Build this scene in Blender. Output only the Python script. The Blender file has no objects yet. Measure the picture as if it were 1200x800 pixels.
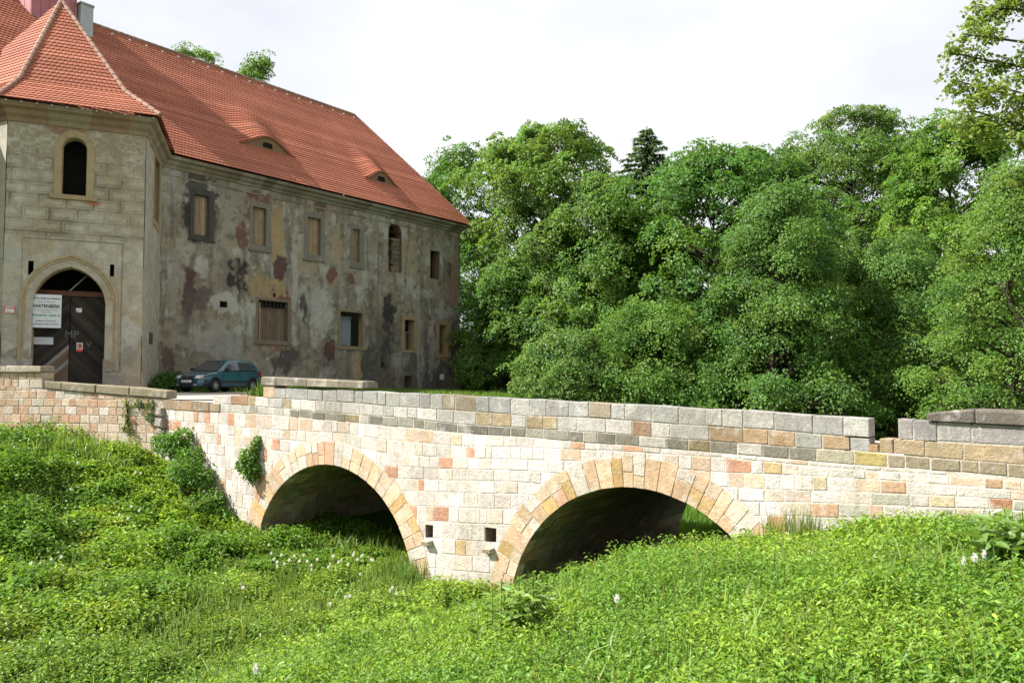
import bpy, math, random
import numpy as np
from mathutils import Vector
random.seed(7); RNG = np.random.default_rng(7)
sc = bpy.context.scene
COL = sc.collection
R_ = math.radians
# ------------------------------------------------------------------ camera maths (eye at the origin)
FPX = 950.0; PITCH = R_(2.9)
def ray(px, py):
    cx = (px-600)/FPX; cy = (400-py)/FPX
    return np.array([cx, math.cos(PITCH)-cy*math.sin(PITCH), math.sin(PITCH)+cy*math.cos(PITCH)])
def proj(p):
    p = np.asarray(p, float); x, y, z = p[..., 0], p[..., 1], p[..., 2]
    f = y*math.cos(PITCH)+z*math.sin(PITCH); u = -y*math.sin(PITCH)+z*math.cos(PITCH)
    return 600+FPX*x/f, 400-FPX*u/f
def at(px, py, depth):
    r = ray(px, py); return r/r[1]*depth
def azd(deg): return np.array([math.sin(R_(deg)), math.cos(R_(deg))])
class Frame:
    """vertical plane: u along, s outward (towards the viewer side), z up"""
    def __init__(self, O, d, n): self.O = np.asarray(O, float); self.d = np.asarray(d, float); self.n = np.asarray(n, float)
    def __call__(self, u, s, z):
        u, s, z = np.broadcast_arrays(np.asarray(u, float), np.asarray(s, float), np.asarray(z, float))
        xy = self.O + u[..., None]*self.d + s[..., None]*self.n
        return np.concatenate([xy, z[..., None]], -1)
    def uz(self, px, py, s=0.0):
        r = ray(px, py); o = self.O + s*self.n
        k = (o@self.n)/(r[:2]@self.n); p = r*k
        return float((p[:2]-o)@self.d), float(p[2])
    def us(self, x, y):
        q = np.stack([np.asarray(x)-self.O[0], np.asarray(y)-self.O[1]], -1)
        return q@self.d, q@self.n
bd = np.array([-.814, .581]); bd /= np.linalg.norm(bd)
BR = Frame((6.97, 14.5), bd, (-bd[1], bd[0]))                 # bridge face
fd = azd(37); r0 = ray(200, 300)
FA = Frame(r0[:2]/r0[1]*41, fd, (fd[1], -fd[0]))              # long facade
gd = azd(65); r0 = ray(168, 300)
GA = Frame(r0[:2]/r0[1]*35, gd, (gd[1], -gd[0]))              # gatehouse front
# ------------------------------------------------------------------ noise
def vnoise(x, y, seed=0):
    x = np.asarray(x, float); y = np.asarray(y, float)
    xi = np.floor(x).astype(np.int64); yi = np.floor(y).astype(np.int64)
    fx = x-xi; fy = y-yi; fx = fx*fx*(3-2*fx); fy = fy*fy*(3-2*fy)
    def h(a, b):
        n = (a*374761393 + b*668265263 + seed*1442695041) & 0xffffffff
        n = ((n ^ (n >> 13))*1274126177) & 0xffffffff
        return ((n ^ (n >> 16)) & 0xffff)/65535.0
    return (h(xi, yi)*(1-fx)+h(xi+1, yi)*fx)*(1-fy)+(h(xi, yi+1)*(1-fx)+h(xi+1, yi+1)*fx)*fy
def fbm(x, y, seed=0, o=5):
    a = .5; s = 0; t = 0
    for k in range(o):
        s = s+a*vnoise(x*2**k+17*k, y*2**k-11*k, seed+k); t += a; a *= .55
    return s/t
def smooth(a, b, x):
    t = np.clip((np.asarray(x, float)-a)/(b-a), 0, 1); return t*t*(3-2*t)
# ------------------------------------------------------------------ mesh helpers
def link(name, me, mat, parent=None):
    o = bpy.data.objects.new(name, me); COL.objects.link(o)
    if mat is not None: me.materials.append(mat)
    if parent is not None: o.parent = parent; o.matrix_parent_inverse = parent.matrix_basis.inverted()
    return o
def np_mesh(name, V, F, col=None, domain='FACE', smooth_=False):
    V = np.asarray(V, np.float32); F = np.asarray(F, np.int32); k = F.shape[1]
    me = bpy.data.meshes.new(name)
    me.vertices.add(len(V)); me.vertices.foreach_set('co', V.ravel())
    me.loops.add(F.size); me.loops.foreach_set('vertex_index', F.ravel())
    me.polygons.add(len(F)); me.polygons.foreach_set('loop_start', np.arange(0, F.size, k, dtype=np.int32))
    me.polygons.foreach_set('loop_total', np.full(len(F), k, np.int32))
    if smooth_: me.polygons.foreach_set('use_smooth', np.ones(len(F), bool))
    me.update(calc_edges=True)
    if col is not None:
        c = np.asarray(col, np.float32)
        if c.shape[1] == 3: c = np.concatenate([c, np.ones((len(c), 1), np.float32)], 1)
        a = me.attributes.new('Col', 'FLOAT_COLOR', domain); a.data.foreach_set('color', c.ravel())
    return me
class MB:
    def __init__(s): s.v = []; s.f = []; s.c = []; s.cur = (.5, .5, .5)
    def quad(s, *P, col=None):
        i = len(s.v); s.v += [tuple(map(float, p)) for p in P]; s.f.append(tuple(range(i, i+len(P)))); s.c.append(col or s.cur)
    def grid(s, P, col=None, closed=False):
        n, m = len(P), len(P[0]); i0 = len(s.v)
        for row in P: s.v += [tuple(map(float, p)) for p in row]
        for i in range(n-1):
            for j in range(m if closed else m-1):
                k = (j+1) % m
                s.f.append((i0+i*m+j, i0+i*m+k, i0+(i+1)*m+k, i0+(i+1)*m+j)); s.c.append(col or s.cur)
    def hexa(s, a, b, col=None):
        """a, b: two loops of equal length (bottom, top) -> closed prism"""
        i = len(s.v); n = len(a); c = col or s.cur
        s.v += [tuple(map(float, p)) for p in a]+[tuple(map(float, p)) for p in b]
        s.f.append(tuple(range(i+n-1, i-1, -1))); s.c.append(c)
        s.f.append(tuple(range(i+n, i+2*n))); s.c.append(c)
        for j in range(n):
            k = (j+1) % n; s.f.append((i+j, i+k, i+n+k, i+n+j)); s.c.append(c)
    def fbox(s, fr, u0, u1, s0, s1, z0, z1, col=None):
        a = [fr(u, q, z0) for u, q in ((u0, s0), (u1, s0), (u1, s1), (u0, s1))]
        b = [fr(u, q, z1) for u, q in ((u0, s0), (u1, s0), (u1, s1), (u0, s1))]
        s.hexa(a, b, col)
    def box(s, x0, x1, y0, y1, z0, z1, col=None):
        s.hexa([(x0, y0, z0), (x1, y0, z0), (x1, y1, z0), (x0, y1, z0)], [(x0, y0, z1), (x1, y0, z1), (x1, y1, z1), (x0, y1, z1)], col)
    def tube(s, pts, rad, n=6, col=None, cap=True):
        pts = [np.asarray(p, float) for p in pts]; rings = []
        for i, p in enumerate(pts):
            d = pts[min(i+1, len(pts)-1)]-pts[max(i-1, 0)]; d = d/(np.linalg.norm(d)+1e-9)
            a = np.cross(d, (0, 0, 1) if abs(d[2]) < .9 else (1, 0, 0)); a /= np.linalg.norm(a); b = np.cross(d, a)
            r = rad[i] if hasattr(rad, '__len__') else rad
            rings.append([p+r*(math.cos(t)*a+math.sin(t)*b) for t in np.linspace(0, 2*math.pi, n, endpoint=False)])
        s.grid(rings, col, closed=True)
        if cap: s.quad(*rings[0][::-1], col=col); s.quad(*rings[-1], col=col)
    def build(s, name, mat, parent=None, smooth_=False, bevel=0, recalc=True):
        me = bpy.data.meshes.new(name); me.from_pydata(s.v, [], s.f)
        a = me.attributes.new('Col', 'FLOAT_COLOR', 'FACE')
        c = np.ones((len(s.c), 4), np.float32); c[:, :3] = np.array(s.c)[:, :3]
        a.data.foreach_set('color', c.ravel())
        if smooth_: me.polygons.foreach_set('use_smooth', np.ones(len(me.polygons), bool))
        me.update()
        o = link(name, me, mat, parent)
        if bevel:
            m = o.modifiers.new('b', 'BEVEL'); m.width = bevel; m.segments = 2; m.limit_method = 'ANGLE'; m.angle_limit = R_(40)
        return o
def tag(o, label=None, cat=None, group=None, kind=None):
    if label: o['label'] = label
    if cat: o['category'] = cat
    if group: o['group'] = group
    if kind: o['kind'] = kind
    return o
def thing(name, label, cat, loc=(0, 0, 0), group=None):
    o = bpy.data.objects.new(name, None); COL.objects.link(o); o.location = Vector([float(q) for q in loc]); o.empty_display_size = .2
    return tag(o, label, cat, group)
def jit(c, a, b):
    k = random.uniform(a, b); return tuple(q*k for q in c)
def clip(poly, nx, nz, d):
    """keep nx*x+nz*z >= d"""
    out = []
    for i, p in enumerate(poly):
        q = poly[(i+1) % len(poly)]
        a = nx*p[0]+nz*p[1]-d; b = nx*q[0]+nz*q[1]-d
        if a >= 0: out.append(p)
        if a*b < 0:
            t = a/(a-b); out.append((p[0]+(q[0]-p[0])*t, p[1]+(q[1]-p[1])*t))
    return out
# ------------------------------------------------------------------ materials
def material(name):
    m = bpy.data.materials.new(name); m.use_nodes = True
    nt = m.node_tree; return m, nt, nt.nodes, nt.links, nt.nodes['Principled BSDF']
def noise_node(N, L, scale, detail=6, rough=.6, coord='Object', vec=None):
    tc = N.new('ShaderNodeTexCoord'); n = N.new('ShaderNodeTexNoise')
    n.inputs['Scale'].default_value = scale; n.inputs['Detail'].default_value = detail; n.inputs['Roughness'].default_value = rough
    L.new(tc.outputs[coord], n.inputs['Vector']); return n
def ramp(N, L, src, stops):
    r = N.new('ShaderNodeValToRGB'); e = r.color_ramp.elements
    while len(e) < len(stops): e.new(.5)
    for el, (p, c) in zip(e, stops): el.position = p; el.color = (*c, 1) if len(c) == 3 else c
    L.new(src, r.inputs[0]); return r
def mix(N, L, mode, fac, a, b):
    m = N.new('ShaderNodeMix'); m.data_type = 'RGBA'; m.blend_type = mode
    for i, x in ((0, fac), (6, a), (7, b)):
        if hasattr(x, 'is_linked'): L.new(x, m.inputs[i])
        else: m.inputs[i].default_value = x if i == 0 else (*x, 1)
    return m.outputs[2]
def col_mat(name, rough=.9, spec=.2, base=None, n1=(6, .35), n2=(60, .3), bump=.4, bscale=40, bdist=.02, metal=0, coat=0):
    """attribute colour (or a fixed one) broken up by two noises, with bump"""
    m, nt, N, L, P = material(name)
    if base is None:
        a = N.new('ShaderNodeAttribute'); a.attribute_name = 'Col'; c = a.outputs['Color']
    else:
        q = N.new('ShaderNodeRGB'); q.outputs[0].default_value = (*base, 1); c = q.outputs[0]
    for sc_, amt in (n1, n2):
        if amt <= 0: continue
        n = noise_node(N, L, sc_, 5, .65)
        r = ramp(N, L, n.outputs['Fac'], [(.25, (1-amt,)*3), (.75, (1+amt*.6,)*3)])
        c = mix(N, L, 'MULTIPLY', 1.0, c, r.outputs[0])
    L.new(c, P.inputs['Base Color'])
    P.inputs['Roughness'].default_value = rough; P.inputs['Specular IOR Level'].default_value = spec
    P.inputs['Metallic'].default_value = metal; P.inputs['Coat Weight'].default_value = coat
    if bump > 0:
        n = noise_node(N, L, bscale, 8, .7); b = N.new('ShaderNodeBump'); b.inputs['Strength'].default_value = bump; b.inputs['Distance'].default_value = bdist
        L.new(n.outputs['Fac'], b.inputs['Height']); L.new(b.outputs[0], P.inputs['Normal'])
    return m
M = {}
def stone_mat():
    m, nt, N, L, P = material('ashlar_stone')
    a = N.new('ShaderNodeAttribute'); a.attribute_name = 'Col'; c = a.outputs['Color']
    for sc_, lo, hi in ((7, .74, 1.14), (30, .78, 1.12)):
        n = noise_node(N, L, sc_, 6, .7); c = mix(N, L, 'MULTIPLY', 1.0, c, ramp(N, L, n.outputs['Fac'], [(.3, (lo,)*3), (.7, (hi,)*3)]).outputs[0])
    n = noise_node(N, L, .55, 7, .65); c = mix(N, L, 'MULTIPLY', 1.0, c, ramp(N, L, n.outputs['Fac'], [(.3, (.80, .77, .72)), (.62, (1.08,)*3)]).outputs[0])
    tc = N.new('ShaderNodeTexCoord'); mp = N.new('ShaderNodeMapping'); mp.inputs['Scale'].default_value = (3.2, 3.2, .35); L.new(tc.outputs['Object'], mp.inputs['Vector']); sn = N.new('ShaderNodeTexNoise'); sn.inputs['Scale'].default_value = 1; sn.inputs['Detail'].default_value = 8; sn.inputs['Roughness'].default_value = .7; L.new(mp.outputs[0], sn.inputs['Vector']); f = ramp(N, L, sn.outputs['Fac'], [(.54, (0, 0, 0)), (.72, (.5,)*3)]); c = mix(N, L, 'MIX', f.outputs[0], c, (.27, .25, .21))
    n = noise_node(N, L, 2.3, 9, .68); f = ramp(N, L, n.outputs['Fac'], [(.54, (0, 0, 0)), (.68, (.5,)*3)]); c = mix(N, L, 'MIX', f.outputs[0], c, (.62, .585, .53))
    n = noise_node(N, L, 3.7, 10, .75); f = ramp(N, L, n.outputs['Fac'], [(.60, (0, 0, 0)), (.70, (.55,)*3)]); c = mix(N, L, 'MIX', f.outputs[0], c, (.20, .19, .15))
    L.new(c, P.inputs['Base Color']); P.inputs['Roughness'].default_value = .93; P.inputs['Specular IOR Level'].default_value = .12
    n = noise_node(N, L, 16, 10, .75); b1 = N.new('ShaderNodeBump'); b1.inputs['Strength'].default_value = .85; b1.inputs['Distance'].default_value = .05; L.new(n.outputs['Fac'], b1.inputs['Height']); L.new(b1.outputs[0], P.inputs['Normal'])
    return m
M['stone'] = stone_mat()
M['plaster'] = col_mat('old_plaster', .95, .12, n1=(1.7, .22), n2=(18, .25), bump=.55, bscale=9, bdist=.05)
M['dressed'] = col_mat('dressed_sandstone', .9, .15, n1=(3, .22), n2=(30, .2), bump=.4, bscale=25, bdist=.02)
M['tile'] = col_mat('clay_roof_tile', .75, .25, n1=(.45, .2), n2=(7, .3), bump=.2, bscale=30, bdist=.01)
M['wood'] = col_mat('weathered_wood', .85, .2, n1=(3, .25), n2=(40, .3), bump=.4, bscale=60, bdist=.008)
M['paint'] = col_mat('painted_sheet_metal', .5, .35, n1=(1.2, .22), n2=(14, .12), bump=.1, bscale=8, bdist=.01)
M['iron'] = col_mat('rusty_iron', .7, .4, base=(.06, .045, .04), bump=.3, bscale=60, bdist=.004)
M['dark'] = col_mat('painted_room_dark', 1, 0, base=(.02, .018, .016), bump=0)  # near-black colour standing in for the shade of unlit interiors
M['board'] = col_mat('sign_board', .45, .4, n1=(2, .04), n2=(20, .05), bump=0)
M['road'] = col_mat('gravel_road', .95, .1, base=(.48, .43, .36), n1=(.8, .18), n2=(30, .25), bump=.5, bscale=50, bdist=.02)
M['soil'] = None
M['bark'] = col_mat('tree_bark', .95, .1, n1=(2, .3), n2=(20, .4), bump=.8, bscale=12, bdist=.04)
def leaf_mat(name, trans=.35, rough=.5, spec=.3):
    m, nt, N, L, P = material(name)
    a = N.new('ShaderNodeAttribute'); a.attribute_name = 'Col'
    L.new(a.outputs['Color'], P.inputs['Base Color']); P.inputs['Roughness'].default_value = rough; P.inputs['Specular IOR Level'].default_value = spec
    t = N.new('ShaderNodeBsdfTranslucent')
    w = mix(N, L, 'MULTIPLY', 1.0, a.outputs['Color'], (1.15, 1.18, .58)); L.new(w, t.inputs['Color'])
    ms = N.new('ShaderNodeMixShader'); ms.inputs[0].default_value = trans
    L.new(P.outputs[0], ms.inputs[1]); L.new(t.outputs[0], ms.inputs[2]); L.new(ms.outputs[0], N['Material Output'].inputs['Surface'])
    return m
M['leaf'] = leaf_mat('tree_leaf', .48, .5, .3)
M['herb'] = leaf_mat('herb_leaf', .42, .42, .35)
M['puff'] = leaf_mat('seed_fluff', .3, .9, .1)
def simple(name, base, rough=.5, metal=0, spec=.5, coat=0):
    m, nt, N, L, P = material(name)
    P.inputs['Base Color'].default_value = (*base, 1); P.inputs['Roughness'].default_value = rough
    P.inputs['Metallic'].default_value = metal; P.inputs['Specular IOR Level'].default_value = spec; P.inputs['Coat Weight'].default_value = coat
    return m
# ------------------------------------------------------------------ terrain
ARCH = [(5.346, -5.53, 3.28), (14.944, -5.58, 3.26)]; RING = .65; WB = 9.5; UL = 23.3
LC = BR(UL, 0, 0)[:2]                                         # bridge left corner
ld = azd(-78); LW = Frame(LC, ld, (-ld[1], ld[0]))             # retaining wall running left
if LW.n[1] > 0: LW.n = -LW.n
PU = np.array([-14, -8, -1.8, 2.5, 5, 6.6, 8, 10, 13, 17, 19, 21, 23.3, 26, 30, 45])
PZ = np.array([-1.7, -1.9, -2.35, -3.15, -3.9, -4.65, -5.3, -5.2, -5.05, -4.8, -4.35, -3.6, -2.6, -2.1, -1.8, -1.3])
def terrain(x, y):
    x = np.asarray(x, float); y = np.asarray(y, float)
    u, v = BR.us(x, y)
    z = np.interp(u, PU, PZ)
    for du in (-.8, .8): z = z+np.interp(u+du, PU, PZ)
    z = z/3 + .04*np.clip(v, 0, 16)*(1-smooth(5, 10, u))
    z = z + .5*(fbm(x*.35, y*.35, 3, 4)-.5)*smooth(0, 2.5, v) + .95*(fbm(x*.55+9, y*.55, 5, 3)-.5)*smooth(12, 17, u)*smooth(0, 3, v)
    # far bank behind the bridge rises to the wood
    far = smooth(-20, -32, v); z = z*(1-far)+far*(-3.2)
    # castle platform
    fu, fs = FA.us(x, y)
    lu, ls = LW.us(x, y)
    p1 = 1-smooth(11.5, 17, fs)
    behind = np.where(u > UL-.2, 1-smooth(-.55, -.3, ls), 1-smooth(-WB-.3+.6, -WB+.6, v)*1.0)
    w = p1*behind
    plat = -.62+.02*np.clip(12-fs, 0, 12)-.02*np.clip(fu-4, 0, 30)
    return z*(1-w)+w*plat
def axis(a, b, step, far):
    m = list(np.arange(a, b+step/2, step)); s = step; lo = []; x = a
    while x > -far: s *= 1.25; x -= s; lo.append(x)
    s = step; hi = []; x = b
    while x < far: s *= 1.25; x += s; hi.append(x)
    return np.array(lo[::-1]+m+hi)
gx = axis(-36, 30, .3, 900); gy = axis(-8, 50, .3, 900)
X, Y = np.meshgrid(gx, gy); Z = terrain(X, Y)
n, m_ = X.shape; idx = np.arange(n*m_).reshape(n, m_)
Fq = np.stack([idx[:-1, :-1], idx[:-1, 1:], idx[1:, 1:], idx[1:, :-1]], -1).reshape(-1, 4)
m, nt, N, L, P = material('meadow_soil')
nn = noise_node(N, L, .8, 8, .65); rr = ramp(N, L, nn.outputs['Fac'], [(.3, (.040, .075, .014)), (.55, (.065, .12, .022)), (.75, (.085, .12, .035))])
L.new(rr.outputs[0], P.inputs['Base Color']); P.inputs['Roughness'].default_value = 1; P.inputs['Specular IOR Level'].default_value = .05
M['soil'] = m
g = link('ground', np_mesh('ground', np.stack([X, Y, Z], -1).reshape(-1, 3), Fq, smooth_=True), M['soil']); g['kind'] = 'structure'
def ground_hit(px, py, dmin=3, dmax=60):
    r = ray(px, py); r = r/r[1]; d = np.linspace(dmin, dmax, 3000)
    below = r[2]*d < terrain(r[0]*d, d)
    k = int(np.argmax(below)) if below.any() else len(d)-1
    return r*d[k]
# ------------------------------------------------------------------ bridge
def line(pts):
    q = sorted(BR.uz(*p) for p in pts); a = np.array(q)
    def f(u):
        u = np.asarray(u, float); z = np.interp(u, a[:, 0], a[:, 1])
        sl = (a[1, 1]-a[0, 1])/(a[1, 0]-a[0, 0])
        return np.where(u < a[0, 0], a[0, 1]+(u-a[0, 0])*max(-.02, min(.05, sl)), z)
    return f
UX = lambda px, py=500: BR.uz(px, py)[0]
T0 = line([(316, 454), (418, 457), (460, 459.6), (546, 463), (630, 468), (700, 471), (788, 476), (840, 479), (920, 483.6), (1019, 489)])
T1 = line([(255, 462), (316, 466), (418, 472), (460, 476), (542, 481), (620, 487), (700, 489.5), (760, 494), (796, 497), (920, 504.5), (965, 509), (1000, 512), (1052, 514.5), (1200, 522.5)])
T2 = line([(197, 468), (260, 473), (316, 477), (392, 483.6), (478, 490), (540, 497), (620, 501.6), (700, 506), (770, 512.4), (846, 517), (920, 523), (1000, 528), (1072, 534.5), (1200, 543.7)])
T3 = line([(197, 480), (260, 483), (324, 486), (360, 490), (424, 496), (478, 501), (540, 507.6), (608, 511.6), (680, 518), (790, 526), (910, 536.4), (980, 543), (1042, 547.5), (1125, 552.5), (1200, 560)])
H = [line([(190, 492), (240, 495), (308, 503), (400, 507), (460, 516), (540, 522.5), (608, 523.5), (720, 528), (860, 537), (900, 541), (1000, 550), (1100, 556), (1200, 563)]),
     line([(190, 504), (240, 507), (320, 514), (400, 520), (460, 532), (540, 536.5), (608, 538), (700, 541), (840, 553), (900, 555), (1000, 560), (1100, 567), (1200, 575)]),
     line([(190, 515), (240, 519), (320, 527), (460, 546), (540, 549.6), (608, 550.5), (840, 570), (900, 573), (1000, 576), (1100, 580), (1200, 586)]),
     line([(190, 527), (240, 531), (310, 541), (460, 560), (540, 563), (608, 564), (840, 586), (900, 587.5), (1000, 590), (1200, 598)]),
     line([(190, 539), (240, 544), (310, 555), (460, 574), (540, 577), (608, 578), (840, 603), (900, 604), (1000, 606), (1200, 613)])]
zb = -2.72
zs_ = [H[-1]]
for k in range(1, 13):
    dz = [.37, .37, .42, .38, .38, .36, .4, .36, .38, .38, .4, .4][k-1]
    zs_.append((lambda p, d: (lambda u: p(u)-d))(zs_[-1], dz))
H += zs_[1:]
bridge = thing('stone_bridge', 'pale sandstone road bridge with two round arches across the ditch', 'bridge', BR(10.1, -4, -5.4))
def pick(pal):
    r = random.random()*sum(w for w, _ in pal)
    for w, c in pal:
        r -= w
        if r <= 0: break
    k = random.uniform(.86, 1.12); return tuple(min(.74, q*k*random.uniform(.988, 1.012)) for q in c)
CREAM = [(5, (.62, .56, .51)), (3, (.66, .615, .58)), (2, (.62, .52, .435)), (1.5, (.60, .445, .33)), (.7, (.54, .30, .20)), (.22, (.55, .41, .22)), (.8, (.52, .49, .43))]
PEACH = [(5, (.62, .44, .29)), (2.2, (.62, .49, .35)), (2.4, (.62, .56, .48)), (1.2, (.57, .36, .24)), (.8, (.56, .39, .18))]
GREY = [(5, (.34, .33, .31)), (3, (.41, .395, .365)), (1.2, (.27, .265, .255)), (.7, (.31, .26, .19))]
MIDC = [(3, (.44, .42, .39)), (2.5, (.54, .51, .47)), (1.2, (.34, .27, .17)), (.5, (.32, .2, .13))]
DARKC = [(4, (.22, .205, .165)), (2, (.31, .29, .24)), (1, (.17, .16, .135)), (2.4, (.48, .45, .40)), (.8, (.25, .2, .12))]
RIGHTC = [(4, (.58, .54, .47)), (1.2, (.48, .47, .385)), (2, (.50, .33, .21)), (1, (.50, .25, .15)), (1.5, (.50, .42, .28))]
RIGHTP = [(2, (.33, .25, .16)), (2, (.40, .24, .17)), (2, (.38, .29, .18)), (1, (.33, .32, .29))]
def emit(mb, poly, proud, ch, col, fr=BR, back=-.012, jit=.004):
    a = sum(poly[i][0]*poly[(i+1) % len(poly)][1]-poly[(i+1) % len(poly)][0]*poly[i][1] for i in range(len(poly)))
    if abs(a) < .008 or len(poly) < 3: return
    cx = sum(p[0] for p in poly)/len(poly); cz = sum(p[1] for p in poly)/len(poly)
    inn = []
    for p in poly:
        dx, dz = cx-p[0], cz-p[1]
        inn.append((p[0]+math.copysign(min(ch, abs(dx)*.5), dx), p[1]+math.copysign(min(ch, abs(dz)*.5), dz)))
    i = len(mb.v); n = len(poly)
    mb.v += [tuple(fr(p[0], back, p[1])) for p in poly]
    mb.v += [tuple(fr(p[0]+random.uniform(-.004, .004), proud-ch*.55, p[1]+random.uniform(-.004, .004))) for p in poly]
    mb.v += [tuple(fr(p[0], proud+random.uniform(-jit, jit), p[1])) for p in inn]
    for k in range(2):
        for j in range(n):
            q = (j+1) % n; mb.f.append((i+k*n+j, i+k*n+q, i+(k+1)*n+q, i+(k+1)*n+j)); mb.c.append(col)
    mb.f.append(tuple(range(i+2*n, i+3*n))); mb.c.append(col)
    if back < -.1: mb.f.append(tuple(range(i+n-1, i-1, -1))); mb.c.append(col)
def arches_clip(poly):
    for c, zc, R in ARCH:
        d = [math.hypot(p[0]-c, p[1]-zc) for p in poly]
        if max(d) < R+RING-.03: return None
        if min(d) < R+.3:
            cx = sum(p[0] for p in poly)/len(poly)-c; cz = sum(p[1] for p in poly)/len(poly)-zc
            l = math.hypot(cx, cz); cx /= l; cz /= l
            poly = clip(poly, cx, cz, cx*c+cz*zc+R+.3)
            if len(poly) < 3: return None
    return poly
HOLES = []
for px, py, w, h in ((503, 622.5, .13, .3), (575, 627, .17, .33)):
    u, z = BR.uz(px, py); HOLES.append((u-w, u+w, z-h/2-.02, z+h/2+.02))
def course(mb, top, bot, u0, u1, w, pal, back=-.012, proud=(.003, .014), clipper=True, fr=BR, g=.011, ch=.012):
    u = u0
    while u < u1-.12:
        ww = random.uniform(*w)*random.choice((.7, 1, 1, 1.25)); e = min(u+ww, u1)
        if u1-e < .15: e = u1
        t0, t1, b0, b1 = float(top(u)), float(top(e)), float(bot(u)), float(bot(e))
        p = pal(u) if callable(pal) else pal
        if min(t0-b0, t1-b1) > .07:
            parts = [(u, e)]
            dz = random.uniform(-.006, .006)
            for hu0, hu1, hz0, hz1 in (HOLES if clipper else ()):
                if u < hu1 and e > hu0 and b0 < hz1 and t0 > hz0 and (min(t0, hz1)-max(b0, hz0)) > .1:
                    parts = [(u, hu0), (hu1, e)]
            for a, b in parts:
                if b-a < .06: continue
                poly = [(a+g, float(bot(a))+g+dz), (b-g, float(bot(b))+g+dz), (b-g, float(top(b))-g+dz), (a+g, float(top(a))-g+dz)]
                if clipper: poly = arches_clip(poly)
                if poly: emit(mb, poly, random.uniform(*proud), ch, pick(p), fr, back)
        u = e
u_r = -9.0
# mortar backing with openings
mb = MB(); MORT = (.62, .56, .49)
edges = set(np.round(np.arange(u_r, UL+.001, .12), 3).tolist())
for c, zc, R in ARCH: edges |= {round(c-R, 3), round(c+R, 3)}
for h in HOLES: edges |= {round(h[0], 3), round(h[1], 3)}
edges = sorted(edges)
def intr(u):
    for c, zc, R in ARCH:
        if abs(u-c) <= R+1e-6: return zc+math.sqrt(max(0, R*R-(u-c)**2))
    return None
for a, b in zip(edges[:-1], edges[1:]):
    if b-a < 1e-3: continue
    mid = (a+b)/2; inside = intr(mid) is not None
    za = intr(a) if inside and intr(a) is not None else (-5.55 if inside else -7.2); zb_ = intr(b) if inside and intr(b) is not None else (-5.55 if inside else -7.2)
    if not inside: za = zb_ = -7.2
    iv = [(za, zb_, float(T2(a))-.01, float(T2(b))-.01)]
    for h in HOLES:
        if h[0]-1e-3 <= a and b <= h[1]+1e-3: iv = [(za, zb_, h[2], h[2]), (h[3], h[3], iv[0][2], iv[0][3])]
    for z0, z1, z2, z3 in iv:
        mb.quad(BR(a, 0, z0), BR(b, 0, z1), BR(b, 0, z3), BR(a, 0, z2), col=MORT)
    mb.quad(BR(a, -WB, za), BR(b, -WB, zb_), BR(b, -WB, float(T2(b))-.45), BR(a, -WB, float(T2(a))-.45), col=(.4, .35, .28))
for h in HOLES:
    for q in (((h[0], h[2]), (h[0], h[3])), ((h[1], h[3]), (h[1], h[2])), ((h[0], h[3]), (h[1], h[3])), ((h[1], h[2]), (h[0], h[2]))):
        mb.quad(BR(q[0][0], 0, q[0][1]), BR(q[1][0], 0, q[1][1]), BR(q[1][0], -.45, q[1][1]), BR(q[0][0], -.45, q[0][1]), col=(.3, .25, .2))
    mb.quad(BR(h[0], -.45, h[2]), BR(h[1], -.45, h[2]), BR(h[1], -.45, h[3]), BR(h[0], -.45, h[3]), col=(.2, .17, .13))
spal = lambda u: (RIGHTC if u < 1.6 and random.random() < .7 else CREAM)
course(mb, T3, lambda u: np.minimum(H[0](u), T3(u)), u_r, UL, (.28, .52), spal)
for a, b in zip(H[:-1], H[1:]):
    course(mb, (lambda a: lambda u: np.minimum(a(u), T3(u)))(a), b, u_r, UL, (.26, .54), spal)
mb.build('spandrel_wall', M['stone'], bridge)
# band of dark stones at deck level, and the parapet courses
mb = MB(); course(mb, T2, T3, u_r, UX(258), (.34, .6), lambda u: DARKC if u > 1.5 else [(1, (.30, .25, .17)), (1, (.40, .36, .27)), (.6, (.38, .30, .12))], proud=(.006, .018), clipper=False, ch=.014)
mb.build('string_course', M['stone'], bridge)
mb = MB(); course(mb, T2, T3, UX(258), UL+.05, (.4, .8), [(1, (.36, .25, .16)), (1, (.30, .23, .16))], proud=(.01, .05), clipper=False)
mb.build('broken_edge_course', M['stone'], bridge)
def grain(f, amt):
    cache = {}
    def q(u): return f(u)+amt*(vnoise(np.asarray(u)*1.9, 3.3, 4)-.5)
    return q
mb = MB(); PB = -.48
uR, uG0, uG1 = UX(1019, 500), UX(1030, 520), UX(1052, 500)
course(mb, T1, T2, uR, UX(259, 465), (.4, .75), lambda u: MIDC if u > 4 else [(2, (.36, .35, .32)), (1.6, (.37, .26, .16)), (1, (.34, .30, .2))], back=PB, clipper=False)
course(mb, grain(T0, .05), T1, uR, UX(316, 460), (.42, .8), GREY, back=PB, clipper=False, proud=(.006, .018), ch=.014)
course(mb, lambda u: T2(u)+.16, T2, UX(1030, 520), UX(1017, 520), (.3, .5), [(1, (.38, .24, .14))], back=PB, clipper=False)
course(mb, T1, T2, u_r, uG0, (.4, .75), RIGHTP, back=PB, clipper=False)
TR = line([(1052, 490), (1085, 492.5), (1200, 498.5)])
course(mb, TR, T1, u_r, uG1, (.5, .85), [(1, (.36, .33, .32)), (1, (.30, .28, .27))], back=PB, clipper=False)
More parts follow.
